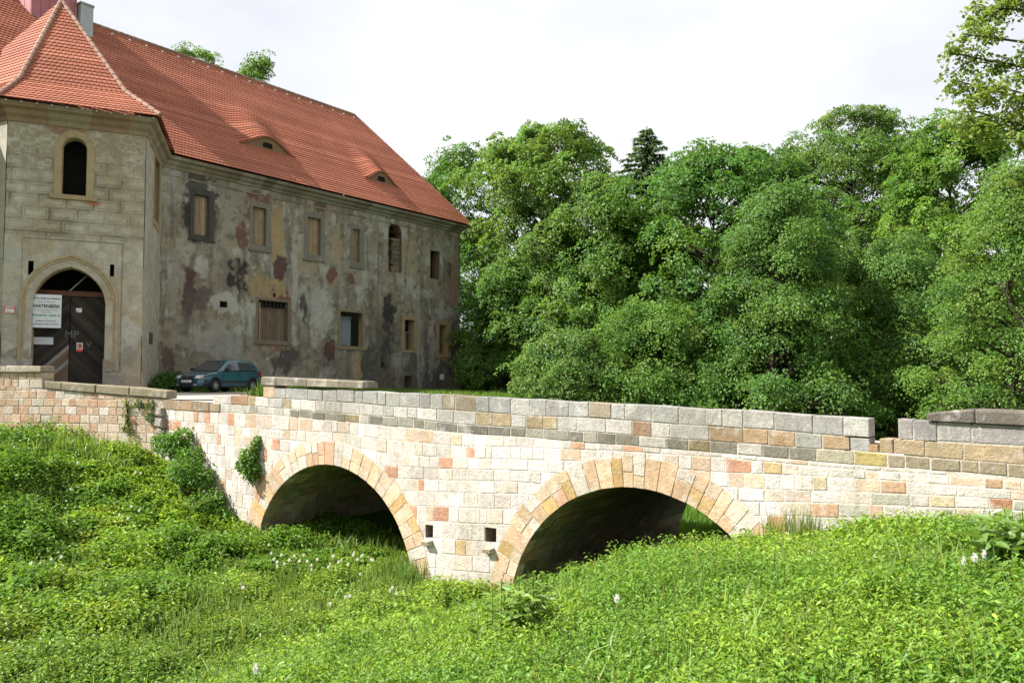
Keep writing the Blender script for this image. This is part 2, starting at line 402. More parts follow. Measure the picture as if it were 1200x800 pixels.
for a, b in zip(np.arange(u_r, UX(259), .5), np.arange(u_r, UX(259), .5)+.5):       # mortar core
    tp = lambda u: min(float(T0(u)) if u > uR else float(TR(u)) if u < uG1 else float(T2(u)), 9)-.04
    if b > UX(316): tp = lambda u: float(T1(u))-.04
    if a < uR < b or a < uG1 < b or a < uG0 < b or (uG1 < a < uR): continue
    mb.hexa([BR(a, -.004, float(T2(a))-.2), BR(b, -.004, float(T2(b))-.2), BR(b, PB+.01, float(T2(b))-.2), BR(a, PB+.01, float(T2(a))-.2)],
            [BR(a, -.004, tp(a)), BR(b, -.004, tp(b)), BR(b, PB+.01, tp(b)), BR(a, PB+.01, tp(a))], col=(.5, .46, .4))
mb.build('parapet', M['stone'], bridge)
# copings
def coping(name, ua, ub, zt, zbm, ov, cols, label, round_end=False):
    mb = MB(); u = ua
    while u < ub-.05:
        e = min(u+random.uniform(.9, 1.5), ub)
        if ub-e < .4: e = ub
        prof = []
        c = pick(cols)
        rows = []
        for q in (u+.006, u+.03, e-.03, e-.006):
            t, b = float(zt(q)), float(zbm(q)); sh = .012 if q in (u+.006, e-.006) else 0
            if round_end and abs(q-ub) < .05: t -= .1
            h = t-b
            rows.append([BR(q, ov-sh, b), BR(q, ov-sh, b+h*.8), BR(q, ov-.015-sh, t-.02), BR(q, ov-.05-sh, t-sh), BR(q, PB-ov+.13, t-sh), BR(q, PB-ov+.04, t-.03), BR(q, PB-ov, b)])
        mb.grid(rows, c); mb.quad(*rows[0], col=c); mb.quad(*rows[-1][::-1], col=c)
        for j in range(3): mb.quad(rows[j][0], rows[j+1][0], rows[j+1][-1], rows[j][-1], col=c)
        u = e
    o = mb.build(name, M['stone'], bridge); o['label'] = label
zt = line([(308, 441), (427, 446.5)]); zl = line([(308, 450.5), (427, 454.6)])
coping('coping', UX(427, 450), UX(308, 446), lambda u: zt(u), lambda u: zl(u), .07, [(1, (.20, .175, .14)), (1, (.25, .22, .175))], 'weathered beige coping slab at the castle end')
zt2 = line([(1090, 477), (1200, 480.8)]); zl2 = line([(1085, 492), (1200, 497.7)])
coping('coping', u_r, UX(1086, 485), zt2, zl2, .07, [(1, (.13, .115, .10)), (1, (.16, .14, .12))], 'dark brown rounded coping slab at the near end', True)
mb = MB(); 
for k, (a, b) in enumerate(((UX(322, 462), UX(309, 462)),)):
    emit(mb, [(a, float(T1(a))), (b, float(T1(b))), (b, float(zl(b))), (a, float(zl(a)))], .02, .02, (.5, .36, .24), BR, PB)
mb.build('end_block', M['stone'], bridge)
# arch rings, barrels, corbels
for c, zc, R in ARCH:
    mb = MB(); t = -.15
    while t < math.pi+.15:
        dt = random.uniform(.07, .115); g = .0022
        cuts = [R, R+RING+random.uniform(-.03, .05)]
        if random.random() < .38: cuts.insert(1, R+RING*random.uniform(.35, .65))
        for a, b in zip(cuts[:-1], cuts[1:]):
            P = []
            for rr_, tt in ((a+(.008 if a > R else -.004), t+g), (b-.008, t+g), (b-.008, t+dt-g), (a+(.008 if a > R else -.004), t+dt-g)):
                P.append((c+rr_*math.cos(tt), zc+rr_*math.sin(tt)))
            emit(mb, P[::-1], random.uniform(.018, .026), .010, pick(PEACH), BR, -.3)
        t += dt
    mb.build('arch_ring', M['stone'], bridge)
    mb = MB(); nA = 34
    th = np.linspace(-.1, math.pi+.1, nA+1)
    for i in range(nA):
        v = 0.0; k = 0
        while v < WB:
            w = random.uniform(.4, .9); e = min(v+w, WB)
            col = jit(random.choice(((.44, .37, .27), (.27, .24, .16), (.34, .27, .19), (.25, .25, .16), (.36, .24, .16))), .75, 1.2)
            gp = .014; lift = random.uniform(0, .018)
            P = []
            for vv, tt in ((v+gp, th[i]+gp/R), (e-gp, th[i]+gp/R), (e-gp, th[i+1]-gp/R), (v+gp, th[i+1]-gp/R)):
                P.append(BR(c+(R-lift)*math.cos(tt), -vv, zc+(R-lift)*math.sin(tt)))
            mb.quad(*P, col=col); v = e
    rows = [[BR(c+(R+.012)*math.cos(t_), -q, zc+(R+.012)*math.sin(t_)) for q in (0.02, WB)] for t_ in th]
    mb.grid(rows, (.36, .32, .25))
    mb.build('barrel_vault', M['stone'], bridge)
for (h0, h1, z0, z1), dz in zip(HOLES, (.2, .26)):
    mb = MB(); c = (h0+h1)/2
    a = [BR(c-.13, -.05, z0-dz), BR(c+.13, -.05, z0-dz), BR(c+.12, .16, z0-dz+.04), BR(c-.12, .16, z0-dz+.04)]
    b = [BR(c-.13, -.05, z0-dz+.17), BR(c+.13, -.05, z0-dz+.17), BR(c+.13, .2, z0-dz+.15), BR(c-.13, .2, z0-dz+.15)]
    mb.hexa(a, b, (.5, .42, .32)); mb.build('corbel', M['stone'], bridge, bevel=.015)
# deck
DK_ = lambda u: float(T2(u))-.03-.5*float(1-smooth(15.5, 20, u))
mb = MB(); us = np.linspace(u_r, UL, 40)
mb.grid([[BR(u, PB+.02 if s == 0 else -WB, DK_(u)) for s in (0, 1)] for u in us], (.5, .45, .38))
mb.grid([[BR(u, -WB+.01, DK_(u)+z) for z in (-.5, .06)] for u in us]); mb.grid([[BR(u, -WB+q, DK_(u)+.06) for q in (0, .3)] for u in us]); mb.grid([[BR(u, -WB+.3, DK_(u)+z) for z in (-.05, .06)] for u in us])
mb.build('deck', M['road'], bridge)
# road from the bridge to the gate
rd = []
for t in np.linspace(0, 1, 14):
    a = BR(UL-.2+0.0, -.1, 0)[:2]*(1-t)+GA(-1.2, .6, 0)[:2]*t
    b = BR(UL-5.5, -WB-.5, 0)[:2]*(1-t)+FA(9, 3.5, 0)[:2]*t
    rd.append([a*(1-q)+b*q for q in np.linspace(0, 1, 14)])
rd = np.array(rd); zz = np.maximum(terrain(rd[..., 0], rd[..., 1]), -.62)+.03
V = np.concatenate([rd, zz[..., None]], -1).reshape(-1, 3); ii = np.arange(196).reshape(14, 14)
o = link('road', np_mesh('road', V, np.stack([ii[:-1, :-1], ii[:-1, 1:], ii[1:, 1:], ii[1:, :-1]], -1).reshape(-1, 4)), M['road']); o['kind'] = 'structure'
# ------------------------------------------------------------------ retaining wall on the left with its parapet
wall = thing('retaining_wall', 'peach block retaining wall with sloping coping before the gatehouse', 'wall', LW(4, 0, -2))
def lline(pts):
    a = np.array(sorted(LW.uz(*p) for p in pts)); return lambda u: np.interp(np.asarray(u, float), a[:, 0], a[:, 1])
LU = lambda px, py=470: LW.uz(px, py)[0]
lt = lline([(-200, 450), (0, 452), (52, 455.5), (154, 464.4), (197, 467.6)])
LH = [lline([(-200, y), (0, y), (100, y+1), (197, y+3)]) for y in (457, 466.5, 475.5, 485, 495, 505, 516, 527, 538)]
mb = MB(); LEND = LU(-330)
mb.fbox(LW, -.15, LEND, -.6, 0, -5, float(lt(LU(150)))-.3, col=MORT)
us = np.linspace(0, LEND, 40)
mb.grid([[LW(u, 0, -5), LW(u, 0, float(lt(u))-.01), LW(u, -.6, float(lt(u))-.01)] for u in us], MORT)
LP = [(4, (.58, .42, .30)), (3, (.60, .48, .37)), (2, (.53, .33, .23)), (2, (.60, .53, .45))]
prev = lt
for h in LH:
    course(mb, prev, (lambda h, p: lambda u: np.minimum(h(u), p(u)))(h, lt), .02, LEND, (.28, .45), LP, clipper=False, fr=LW); prev = (lambda h: lambda u: np.minimum(h(u), lt(u)))(h)
mb.build('masonry', M['stone'], wall)
mb = MB()
ct = lline([(52, 446), (154, 453), (197, 457.6)])
course(mb, ct, lt, LU(197), LU(53), (.9, 1.6), [(2, (.30, .26, .18)), (1, (.34, .28, .2))], back=-.5, clipper=False, fr=LW, proud=(.05, .07), ch=.035)
mb.build('coping', M['stone'], wall)
mb = MB()
p0 = lline([(-200, 443), (49, 444)])
course(mb, p0, lline([(-200, 450), (49, 455)]), LU(49), LEND, (.3, .45), LP, back=-.55, clipper=False, fr=LW)
course(mb, lline([(-200, 435), (49, 436)]), p0, LU(49), LEND, (.3, .45), [(1, (.55, .42, .29))], back=-.55, clipper=False, fr=LW)
mb.build('raised_parapet', M['stone'], wall)
mb = MB(); a, b = LU(50, 432), LEND
for q0, q1 in ((a, a+1.5), (a+1.5, a+3.2), (a+3.2, b)):
    mb.hexa([LW(q0+.005, .1, -.28+.6), LW(q1-.005, .1, .32), LW(q1-.005, -.65, .32), LW(q0+.005, -.65, .32)],
            [LW(q0+.03, .06, .32+.22), LW(q1-.005, .06, .56), LW(q1-.005, -.6, .56), LW(q0+.03, -.6, .54)], (.34, .30, .23))
zc_ = LW.uz(25, 436)[1]
for i in range(len(mb.v)): mb.v[i] = (mb.v[i][0], mb.v[i][1], mb.v[i][2]-.32+zc_)
mb.build('pillar_cap', M['stone'], wall, bevel=.03)
# crumbled blocks at the corner
random.seed(21)
for px, py, w, h, lab in ((191, 482, .42, .3, 'upper'), (191, 495, .5, .34, 'middle'), (192, 505, .34, .22, 'lowest')):
    u, z = BR.uz(px, py)
    mb = MB(); P = [(u-w/2, z-h/2), (u+w/2, z-h/2+.03), (u+w/2-.04, z+h/2), (u-w/2+.05, z+h/2-.03)]
    emit(mb, P, .22, .06, (.30, .28, .25), BR, -.2, .03)
    o = mb.build('fallen_block', M['stone'])
    tag(o, {'upper': 'upper grey tumbled stone block jutting from broken bridge corner', 'middle': 'largest grey tumbled stone block at broken bridge corner between two others', 'lowest': 'small lowest grey stone block above the corner bush'}[lab], 'stone block', 'tumbled blocks at the bridge corner')
# ------------------------------------------------------------------ castle: walls with holes on a fine grid
def wall_grid(fr, u0, u1, z0, z1, res, inside, colf, relief=.02, seed=1, s0=0.0, cseed=3, uoff=0.0):
    U = np.linspace(u0, u1, int((u1-u0)/res)+1); Zz = np.linspace(z0, z1, int((z1-z0)/res)+1)
    UU, ZZ = np.meshgrid(U, Zz)
    S = s0+relief*(fbm(UU*1.3, ZZ*1.3, seed, 5)-.5)*2+.022*coat(UU+uoff, ZZ, cseed)+.012*fbm(UU*6, ZZ*6, seed+3, 3)
    V = fr(UU, S, ZZ).reshape(-1, 3); c = colf(UU, ZZ).reshape(-1, 3)
    n, m = UU.shape; ii = np.arange(n*m).reshape(n, m)
    Fq = np.stack([ii[:-1, :-1], ii[:-1, 1:], ii[1:, 1:], ii[1:, :-1]], -1).reshape(-1, 4)
    uc = (UU[:-1, :-1]+UU[1:, 1:])/2; zc = (ZZ[:-1, :-1]+ZZ[1:, 1:])/2
    return V, Fq[~inside(uc, zc).ravel()], c
def frect(fr, x0, y0, x1, y1):
    a = fr.uz(x0, y0); b = fr.uz(x1, y0); c = fr.uz(x1, y1); d = fr.uz(x0, y1)
    return ((a[0]+d[0])/2, (b[0]+c[0])/2, (c[1]+d[1])/2, (a[1]+b[1])/2)      # u0,u1,z0,z1
def lerp(a, b, t): return a*(1-t[..., None])+np.asarray(b)*t[..., None]
def patch(c, U, Z, fr, px, py, rx, ry, col, edge=.35, seed=0, amt=1., warp=.5):
    """a stain of irregular outline centred where it is on the wall; rx, ry in metres"""
    u, z = fr.uz(px, py)
    w = (fbm(U*1.1+seed*3.1, Z*1.0-seed, 50+seed, 6)-.5)*3.4*warp+(fbm(U*5, Z*4, 150+seed, 4)-.5)*.7
    d = np.hypot((U-u)/rx, (Z-z)/ry)+w
    return lerp(c, col, amt*(1-smooth(1-edge, 1, d))*(.3+.7*smooth(.30, .42, fbm(U*2.4+seed, Z*1.7, 300+seed, 6))))
def coat(U, Z, seed): return smooth(.455, .49, fbm(U*.75+5, Z*.7, seed+9, 7))          # where the top coat still hangs on
def plaster_base(U, Z, seed):
    a = fbm(U*.55, Z*.55, seed, 6); c = fbm(U*4, Z*3.4, seed+20, 6); st = fbm(U*2.2, Z*.35, seed+31, 6)
    cell = vnoise(U*3.1+.6*vnoise(U*2, Z*2, 5), Z*4.6+.5*vnoise(U*2, Z*2, 6), seed+55); joint = smooth(.42, .5, np.abs(vnoise(U*6.5, Z*7.5, seed+56)-.5)*2)
    under = lerp(np.ones(U.shape+(3,))*np.array((.235, .20, .15)), (.285, .235, .165), smooth(.35, .7, cell))
    under = lerp(under, (.15, .13, .105), (1-smooth(.15, .28, cell))*.7); under = lerp(under, (.30, .275, .23), joint*.25)
    top = lerp(np.ones(U.shape+(3,))*np.array((.275, .252, .20)), (.25, .21, .14), smooth(.45, .62, a))
    top = lerp(top, (.36, .345, .295), smooth(.56, .62, fbm(U*.6+3, Z*.6, seed+40, 7))*.85)
    col = lerp(under, np.zeros(3), np.zeros(U.shape)); m = coat(U, Z, seed)[..., None]; col = under*(1-m)+top*m
    col = lerp(col, (.15, .135, .11), smooth(.55, .72, st)*.6)
    col = lerp(col, (.12, .105, .085), smooth(.58, .70, c)*.65)
    col = lerp(col, (.37, .355, .31), smooth(.64, .70, fbm(U*1.6+7, Z*1.4, seed+60, 6))*.7)
    return col
def facade_col(U, Z):
    c = plaster_base(U, Z, 3)
    BLK = (.035, .033, .032); RED = (.165, .072, .056); MAR = (.095, .048, .044); PALE = (.38, .365, .325); OCH = (.33, .235, .115); GREY = (.30, .285, .25)
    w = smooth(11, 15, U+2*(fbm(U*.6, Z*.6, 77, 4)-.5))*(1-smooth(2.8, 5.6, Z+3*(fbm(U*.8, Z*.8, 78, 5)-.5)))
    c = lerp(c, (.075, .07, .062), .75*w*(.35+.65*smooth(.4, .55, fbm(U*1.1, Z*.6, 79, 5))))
    P = [(360, 270, .9, 2.6, (.30, .25, .17), 1), (325, 275, .55, 2.0, OCH, 2), (395, 290, .5, 2.0, (.31, .25, .16), 12), (235, 250, 1.0, 1.75, BLK, 3), (232, 215, .7, .8, (.07, .06, .055), 33), (300, 238, .85, 1.0, RED, 4), (285, 279, .6, .75, RED, 5), (328, 316, .5, .75, MAR, 6), (331, 349, .75, .7, RED, 7),
         (219, 343, .55, 1.1, MAR, 8), (222, 322, .4, .5, MAR, 9), (277, 311, .65, .55, BLK, 10), (283, 338, .65, .9, BLK, 11), (270, 328, .3, .35, BLK, 41), (240, 348, .5, .55, (.12, .09, .08), 42), (262, 355, 1.1, .7, PALE, 13), (235, 308, .42, .62, PALE, 14), (206, 330, .5, 2.2, (.28, .25, .2), 15),
         (310, 340, 1.3, .6, OCH, 16), (312, 308, .42, .65, PALE, 17), (377, 368, 1.0, 1.55, PALE, 18), (372, 385, .6, 1.0, PALE, 19), (356, 365, .35, 1.1, (.06, .05, .05), 20), (385, 410, .4, .75, MAR, 21), (344, 330, .3, 3.0, (.35, .33, .29), 43),
         (388, 325, .45, .5, RED, 22), (412, 326, .4, .6, RED, 23), (456, 372, .7, 1.5, BLK, 24), (452, 405, .5, 1.4, (.06, .055, .05), 25), (430, 430, 1.0, 1.4, (.09, .085, .075), 26), (420, 430, .35, .9, OCH, 27), (492, 395, .4, 3.2, (.30, .285, .25), 28),
         (530, 330, .5, 1.6, (.29, .16, .11), 29), (526, 316, .25, .5, RED, 30), (480, 300, .9, 1.3, (.30, .25, .17), 31), (505, 400, .35, 2.6, (.34, .315, .26), 32), (500, 345, 1.5, .35, (.36, .34, .29), 34), (330, 425, 1.2, .9, (.08, .07, .062), 35), (322, 406, .9, .35, (.26, .14, .09), 36), (260, 400, 1.2, 1.4, GREY, 37), (230, 425, 1.6, .6, (.2, .18, .14), 38), (197, 420, .5, 1.0, (.13, .08, .06), 39), (463, 285, .5, .8, (.27, .13, .09), 40), (375, 240, .4, .5, (.13, .07, .06), 44), (520, 410, .6, .7, OCH, 45), (420, 275, .5, .8, (.29, .17, .12), 46)]
    for px, py, rx, ry, col, sd in P: c = patch(c, U, Z, FA, px, py, rx, ry, np.array(col), .24, sd, .92, .55)
    st = smooth(.52, .7, fbm(U*3.2, Z*.28, 201, 5))*smooth(.35, .6, fbm(U*.5, Z*.5, 202, 4)); c = lerp(c, np.array((.10, .09, .075)), .55*st)
    g_ = c.mean(-1, keepdims=True); return (c*.92+g_*.08)*1.12
EAVE = 11.35
def side_end(u_): pass
sd_ = azd(-17); TRc = GA(0, 0, 0)[:2]
den = np.array([[sd_[0], -fd[0]], [sd_[1], -fd[1]]]); tJ, uJ = np.linalg.solve(den, FA.O-TRc)
TJ = TRc+tJ*sd_
SI = Frame(TRc, sd_, (sd_[1], -sd_[0]))                          # gatehouse right side
TL = GA(-5.17, 0, 0)[:2]; tl = azd(-62); LF = Frame(TL, tl, (-tl[1], tl[0]))
if LF.n[1] > 0: LF.n = -LF.n
FEND = 22.55
castle = thing('castle_wing', 'long weathered castle wing with red tiled hip roof behind the parked car', 'castle', FA(11, -3, -.5))
WIN = [  # frame px rect, opening px rect, kind
    ((222, 222, 250.5, 280.5), (227, 229, 244.5, 275.6), 'board'), ((292.5, 237, 317, 293), (295.5, 243, 311.5, 287), 'board'),
    ((356, 248.6, 380, 304.5), (360, 255, 376, 298), 'board'), ((410, 264, 426.5, 313), (412.5, 268, 421.5, 307.5), 'board'),
    (None, (455, 272, 470, 319), 'dark'), (None, (504, 294, 515, 327), 'dark'),
    ((299, 350, 341, 402), (302, 353, 337, 399.5), 'big'), ((396, 363, 428, 408), (398.5, 366, 424.5, 405.5), 'blue'),
    ((471, 370, 489, 413), (474, 375, 485.5, 410), 'slot'), ((511, 376, 528, 419), (514.5, 381, 523.5, 415.5), 'slot'),
    (None, (474, 440, 482.5, 456), 'dark'), (None, (257, 353, 266, 360), 'hole'), (None, (446, 424, 449.5, 430), 'hole'), (None, (320, 344, 323, 348.5), 'hole')]
OPEN = [frect(FA, *w[1]) for w in WIN]
def f_in(u, z):
    r = np.zeros(u.shape, bool)
    for (a, b, c, d), w in zip(OPEN, WIN):
        r |= (u > a) & (u < b) & (z > c) & (z < d)
        if w[1][0] == 455: r |= (np.hypot((u-(a+b)/2), (z-d)) < (b-a)/2)
    return r
V, Fq, c = wall_grid(FA, uJ, FEND, -1.2, EAVE, .055, f_in, facade_col, .022, 2)
link('facade_wall', np_mesh('facade_wall', V, Fq, c, 'POINT', True), M['plaster'], castle)
mb = MB(); W_ = 13.6
ce = (.25, .22, .17)
mb.quad(FA(FEND, 0, -1.2), FA(FEND, -W_, -1.2), FA(FEND, -W_, EAVE), FA(FEND, 0, EAVE), col=ce)
mb.quad(FA(-16, -W_, -1.2), FA(FEND, -W_, -1.2), FA(FEND, -W_, EAVE), FA(-16, -W_, EAVE), col=ce)
mb.quad(FA(-16, 0, -1.2), FA(uJ, 0, -1.2), FA(uJ, 0, EAVE), FA(-16, 0, EAVE), col=ce)
mb.quad(FA(-16, 0, -1.2), FA(-16, -W_, -1.2), FA(-16, -W_, EAVE), FA(-16, 0, EAVE), col=ce)
mb.quad(FA(-16, -.2, EAVE+.3), FA(FEND, -.2, EAVE+.3), FA(FEND, -W_, EAVE+.3), FA(-16, -W_, EAVE+.3), col=ce)
mb.build('outer_walls', M['plaster'], castle)
def recess(mb, fr, r, dep, col, back=None):
    a, b, c, d = r; e = .03
    for (p, q) in (((a, c), (a, d)), ((b, d), (b, c)), ((a, d), (b, d)), ((b, c), (a, c))):
        mb.quad(fr(p[0], .0+e*0, p[1]), fr(q[0], 0, q[1]), fr(q[0], -dep, q[1]), fr(p[0], -dep, p[1]), col=col)
    mb.quad(fr(a, -dep, c), fr(b, -dep, c), fr(b, -dep, d), fr(a, -dep, d), col=back or col)  # a dark back colour paints in the gloom behind the opening
def planks(mb, fr, a, b, c, d, s, n, pal, t=.025):
    w = (b-a)/n
    for k in range(n):
        col = jit(random.choice(pal), .75, 1.2); q = random.uniform(-.006, .006)
        mb.fbox(fr, a+k*w+.006, a+(k+1)*w-.006, s+q, s+q+t, c+random.uniform(0, .03), d-random.uniform(0, .03), col)
def frame_rect(mb, fr, o, i, s0, s1, col):
    mb.fbox(fr, o[0], i[0], s0, s1, o[2], o[3], col); mb.fbox(fr, i[1], o[1], s0, s1, o[2], o[3], col)
    mb.fbox(fr, i[0]+.002, i[1]-.002, s0, s1-.004, o[2], i[2], col); mb.fbox(fr, i[0]+.002, i[1]-.002, s0, s1-.004, i[3], o[3], col)
for (fr_, op, kind), r in zip(WIN, OPEN):
    a, b, c, d = r; e = .03; big = (a-e, b+e, c-e, d+e)
    mb = MB()
    if kind == 'hole': recess(mb, FA, big, .35, (.08, .07, .06), (.02, .02, .02)); mb.build('putlog_hole', M['plaster'], castle); continue
    dep = {'board': .28, 'dark': .7, 'big': .32, 'blue': .38, 'slot': .6}[kind]
    jam = {'board': (.22, .2, .17), 'dark': (.17, .12, .09), 'big': (.24, .2, .15), 'blue': (.34, .26, .14), 'slot': (.36, .28, .15)}[kind]
    recess(mb, FA, big, dep, jam, (.015, .014, .013))
    if d-c < 1.05 and kind == 'dark': pass
    w = mb.build('window', M['dressed'], castle)
    if fr_:
        fo = frect(FA, *fr_); mb = MB()
        fc = {'board': (.20, .185, .155), 'big': (.2, .16, .12), 'blue': (.25, .2, .13), 'slot': (.33, .26, .14)}[kind]
        if op[0] == 227: fc = (.075, .07, .065)
        frame_rect(mb, FA, fo, r, -.05, .045, fc)
        if kind != 'slot': mb.fbox(FA, fo[0]-.06, fo[1]+.06, -.05, .10, fo[2]-.10, fo[2]-.002, fc)
        mb.build('stone_frame', M['dressed'], w, bevel=.012)
    if kind == 'board':
        mb = MB(); planks(mb, FA, a, b, c, d, -.2, 6, ((.30, .22, .135), (.35, .265, .165), (.24, .175, .11))); mb.build('board_shutter', M['wood'], w)
    if kind == 'big':
        mb = MB(); planks(mb, FA, a, b-.05, c, d-.35, -.24, 8, ((.16, .12, .085), (.2, .15, .1), (.13, .1, .08)))
        mb.fbox(FA, a+.18, a+.28, -.2, -.14, c, d-.1, (.36, .25, .13)); mb.build('board_shutter', M['wood'], w)
    if kind == 'blue':
        mb = MB(); planks(mb, FA, a, b-.75, c+.03, d-.25, -.27, 3, ((.20, .24, .27), (.24, .27, .29), (.17, .2, .23))); mb.build('board_shutter', M['wood'], w)
    if kind in ('big', 'blue'):
        mb = MB()
        for k in np.linspace(a+.12, b-.12, 8): mb.tube([FA(k, -.1, d-.5), FA(k, -.1, d+.0)], .022, 5)
        mb.build('iron_bars', M['iron'], w)
    if op[0] == 474 and kind == 'slot':
        mb = MB(); mb.fbox(FA, a+.02, a+(b-a)*.55, -.3, -.26, c, d-.9, (.12, .12, .11)); mb.fbox(FA, a, b, -.34, -.27, (c+d)/2+.15, (c+d)/2+.22, (.2, .2, .19)); mb.build('inner_frame', M['wood'], w)
    if op[0] == 514.5:
        mb = MB()
        for k in range(7): mb.fbox(FA, a+.03, b-.35+random.uniform(0, .2), -.4, -.2, c+k*.3, c+k*.3+.2, jit((.17, .12, .08), .7, 1.2))
        mb.build('brick_infill', M['dressed'], w)
    if op[0] == 455:
        mb = MB()
        uc = (a+b)/2; hw = (b-a)/2
        mb.grid([[FA(uc+(hw+.03)*math.cos(t), 0, d+(hw+.03)*math.sin(t)), FA(uc+(hw+.03)*math.cos(t), -dep, d+(hw+.03)*math.sin(t))] for t in np.linspace(0, math.pi, 9)], (.26, .15, .1))
        mb.quad(*[FA(uc+hw*1.04*math.cos(t), -dep+.01, d+hw*1.04*math.sin(t)) for t in np.linspace(0, math.pi, 9)], col=(.02, .018, .016))  # near-black arched panel, darkness of the opening put in as colour
        random.seed(5)
        for k in range(16):
            zz0 = c+k*.145
            if zz0 > d+.2: break
            mb.fbox(FA, b-.62-random.uniform(0, .2), b-.02, -.45, -.12, zz0, zz0+.12, jit((.20, .15, .115), .7, 1.2))
        mb.build('brick_infill', M['dressed'], w)
# cornice swept along the walls
def sweep(path, prof, colf, close_ends=True):
    pts = [np.asarray(p, float) for p in path]; mb = MB(); rows = []
    for i, p in enumerate(pts):
        ns = []
        for a, b in ((i-1, i), (i, i+1)):
            if 0 <= a and b < len(pts):
                d = pts[b]-pts[a]; d /= np.linalg.norm(d); ns.append(np.array([d[1], -d[0]]))
        nn = sum(ns); nn = nn/np.linalg.norm(nn); nn = nn/max(.3, nn@ns[0])
        rows.append([np.append(p+o*nn, z) for o, z in prof])
    rr = []
    for a, b in zip(rows[:-1], rows[1:]):
        k = max(1, int(np.linalg.norm(a[0][:2]-b[0][:2])/.7))
        for t in range(k): rr.append([x*(1-t/k)+y*(t/k) for x, y in zip(a, b)])
    rr.append(rows[-1])
    for a, b in zip(rr[:-1], rr[1:]): mb.grid([a, b], colf())
    return mb
PROF = [(-.02, EAVE-.86), (.05, EAVE-.84), (.05, EAVE-.77), (.012, EAVE-.75), (.015, EAVE-.46), (.09, EAVE-.43), (.11, EAVE-.32), (.24, EAVE-.22), (.28, EAVE-.08), (.46, EAVE-.03), (.48, EAVE+.14), (.0, EAVE+.2)]
PROFG = [(-.02, EAVE-.62), (.06, EAVE-.60), (.08, EAVE-.42), (.20, EAVE-.30), (.25, EAVE-.12), (.42, EAVE-.05), (.46, EAVE+.14), (.0, EAVE+.2)]
ccol = lambda: jit(random.choice(((.23, .20, .15), (.27, .245, .2), (.2, .165, .12))), .8, 1.15)
sweep([TJ, FA(FEND, 0, 0)[:2], FA(FEND, -W_, 0)[:2]], PROF, ccol).build('cornice', M['plaster'], castle)
# ------------------------------------------------------------------ tiled roofs
TILE = [(.365, .118, .066), (.39, .13, .074), (.335, .107, .06), (.405, .142, .082)]
def tiles(mb, e0, e1, r0, r1, row=.25, seg=.075, disp=None, lift=.035):
    """courses of clay tiles between an eave line e0-e1 and a ridge line r0-r1"""
    e0, e1, r0, r1 = [np.asarray(p, float) for p in (e0, e1, r0, r1)]
    nrm = np.cross(e1-e0, r0-e0+r1-e1); nrm /= np.linalg.norm(nrm); nrm = nrm*(1 if nrm[2] > 0 else -1)
    H_ = np.linalg.norm((r0+r1)/2-(e0+e1)/2); n = max(2, int(round(H_/row)))
    W0 = np.linalg.norm(e1-e0); ew = (e1-e0)/W0
    for k in range(n):
        ta, tb = k/n, (k+1.12)/n
        if tb > 1: tb = 1
        A0, A1 = e0+(r0-e0)*ta, e1+(r1-e1)*ta; B0_, B1 = e0+(r0-e0)*tb, e1+(r1-e1)*tb
        m = max(2, int(np.linalg.norm(A1-A0)/seg)); s = np.linspace(0, 1, m+1)[:, None]
        A = A0+(A1-A0)*s; B = B0_+(B1-B0_)*s
        ph = (A-e0)@ew*2*math.pi/.2+k*math.pi
        wv = (.009*np.sin(ph))[:, None]*nrm
        lo = A+nrm*lift+wv*1.0; hi = B+nrm*.004+wv*.6; und = A-nrm*.004
        dr = (.011*np.cos(ph))[:, None]*(A0-B0_)/np.linalg.norm(A0-B0_); lo = lo+dr; und = und+dr*.5
        if disp is not None: lo = lo+disp(A, ta); und = und+disp(A, ta); hi = hi+disp(B, tb, ta)
        base = np.array(random.choice(TILE))*random.uniform(.90, 1.08)
        i0 = len(mb.v)
        for rowp in (und, lo, hi): mb.v += [tuple(p) for p in rowp]
        M_ = m+1
        for j in range(m):
            c = tuple(base)
            mb.f.append((i0+j, i0+j+1, i0+M_+j+1, i0+M_+j)); mb.c.append(tuple(q*.8 for q in c))
            mb.f.append((i0+M_+j, i0+M_+j+1, i0+2*M_+j+1, i0+2*M_+j)); mb.c.append(c)
ZE, OV = EAVE+.20, .62
ZR = 19.35
e0 = FA(-16, OV, ZE); e1 = FA(FEND+OV, OV, ZE)
ru0 = -16; 
rp = ray(415, 135); 
# ridge end: on the ridge line (half width behind)
HW = W_/2
kk = ((FA.O-HW*FA.n)@FA.n)/(rp[:2]@FA.n); rpt = rp*kk; ru1 = float((rpt[:2]-FA.O)@FA.d); ZR = float(rpt[2])
r0p = FA(-16, -HW, ZR); r1p = FA(ru1, -HW, ZR)
nrm_r = np.cross(e1-e0, r0p-e0); nrm_r /= np.linalg.norm(nrm_r)
def on_roof(px, py):
    r = ray(px, py); k = (e0@nrm_r)/(r@nrm_r); p = r*k
    u = float((p[:2]-FA.O)@FA.d); t = (p[2]-ZE)/(ZR-ZE); return u, t
DORM = []
for (xa, ya), (xb, yb), up in (((289, 170), (339, 184), (269, 117)), ((430, 208), (463, 220), (409, 168))):
    ua, ta = on_roof(xa, ya); ub, tb = on_roof(xb, yb); tu = on_roof(*up)[1]
    nrow = int(round(np.linalg.norm(r0p-e0)/.25))
    tf = round((ta+tb)/2*nrow)/nrow
    DORM.append(((ua+ub)/2, (ub-ua)/2*1.1, tf, max(.16, tu-tf)))
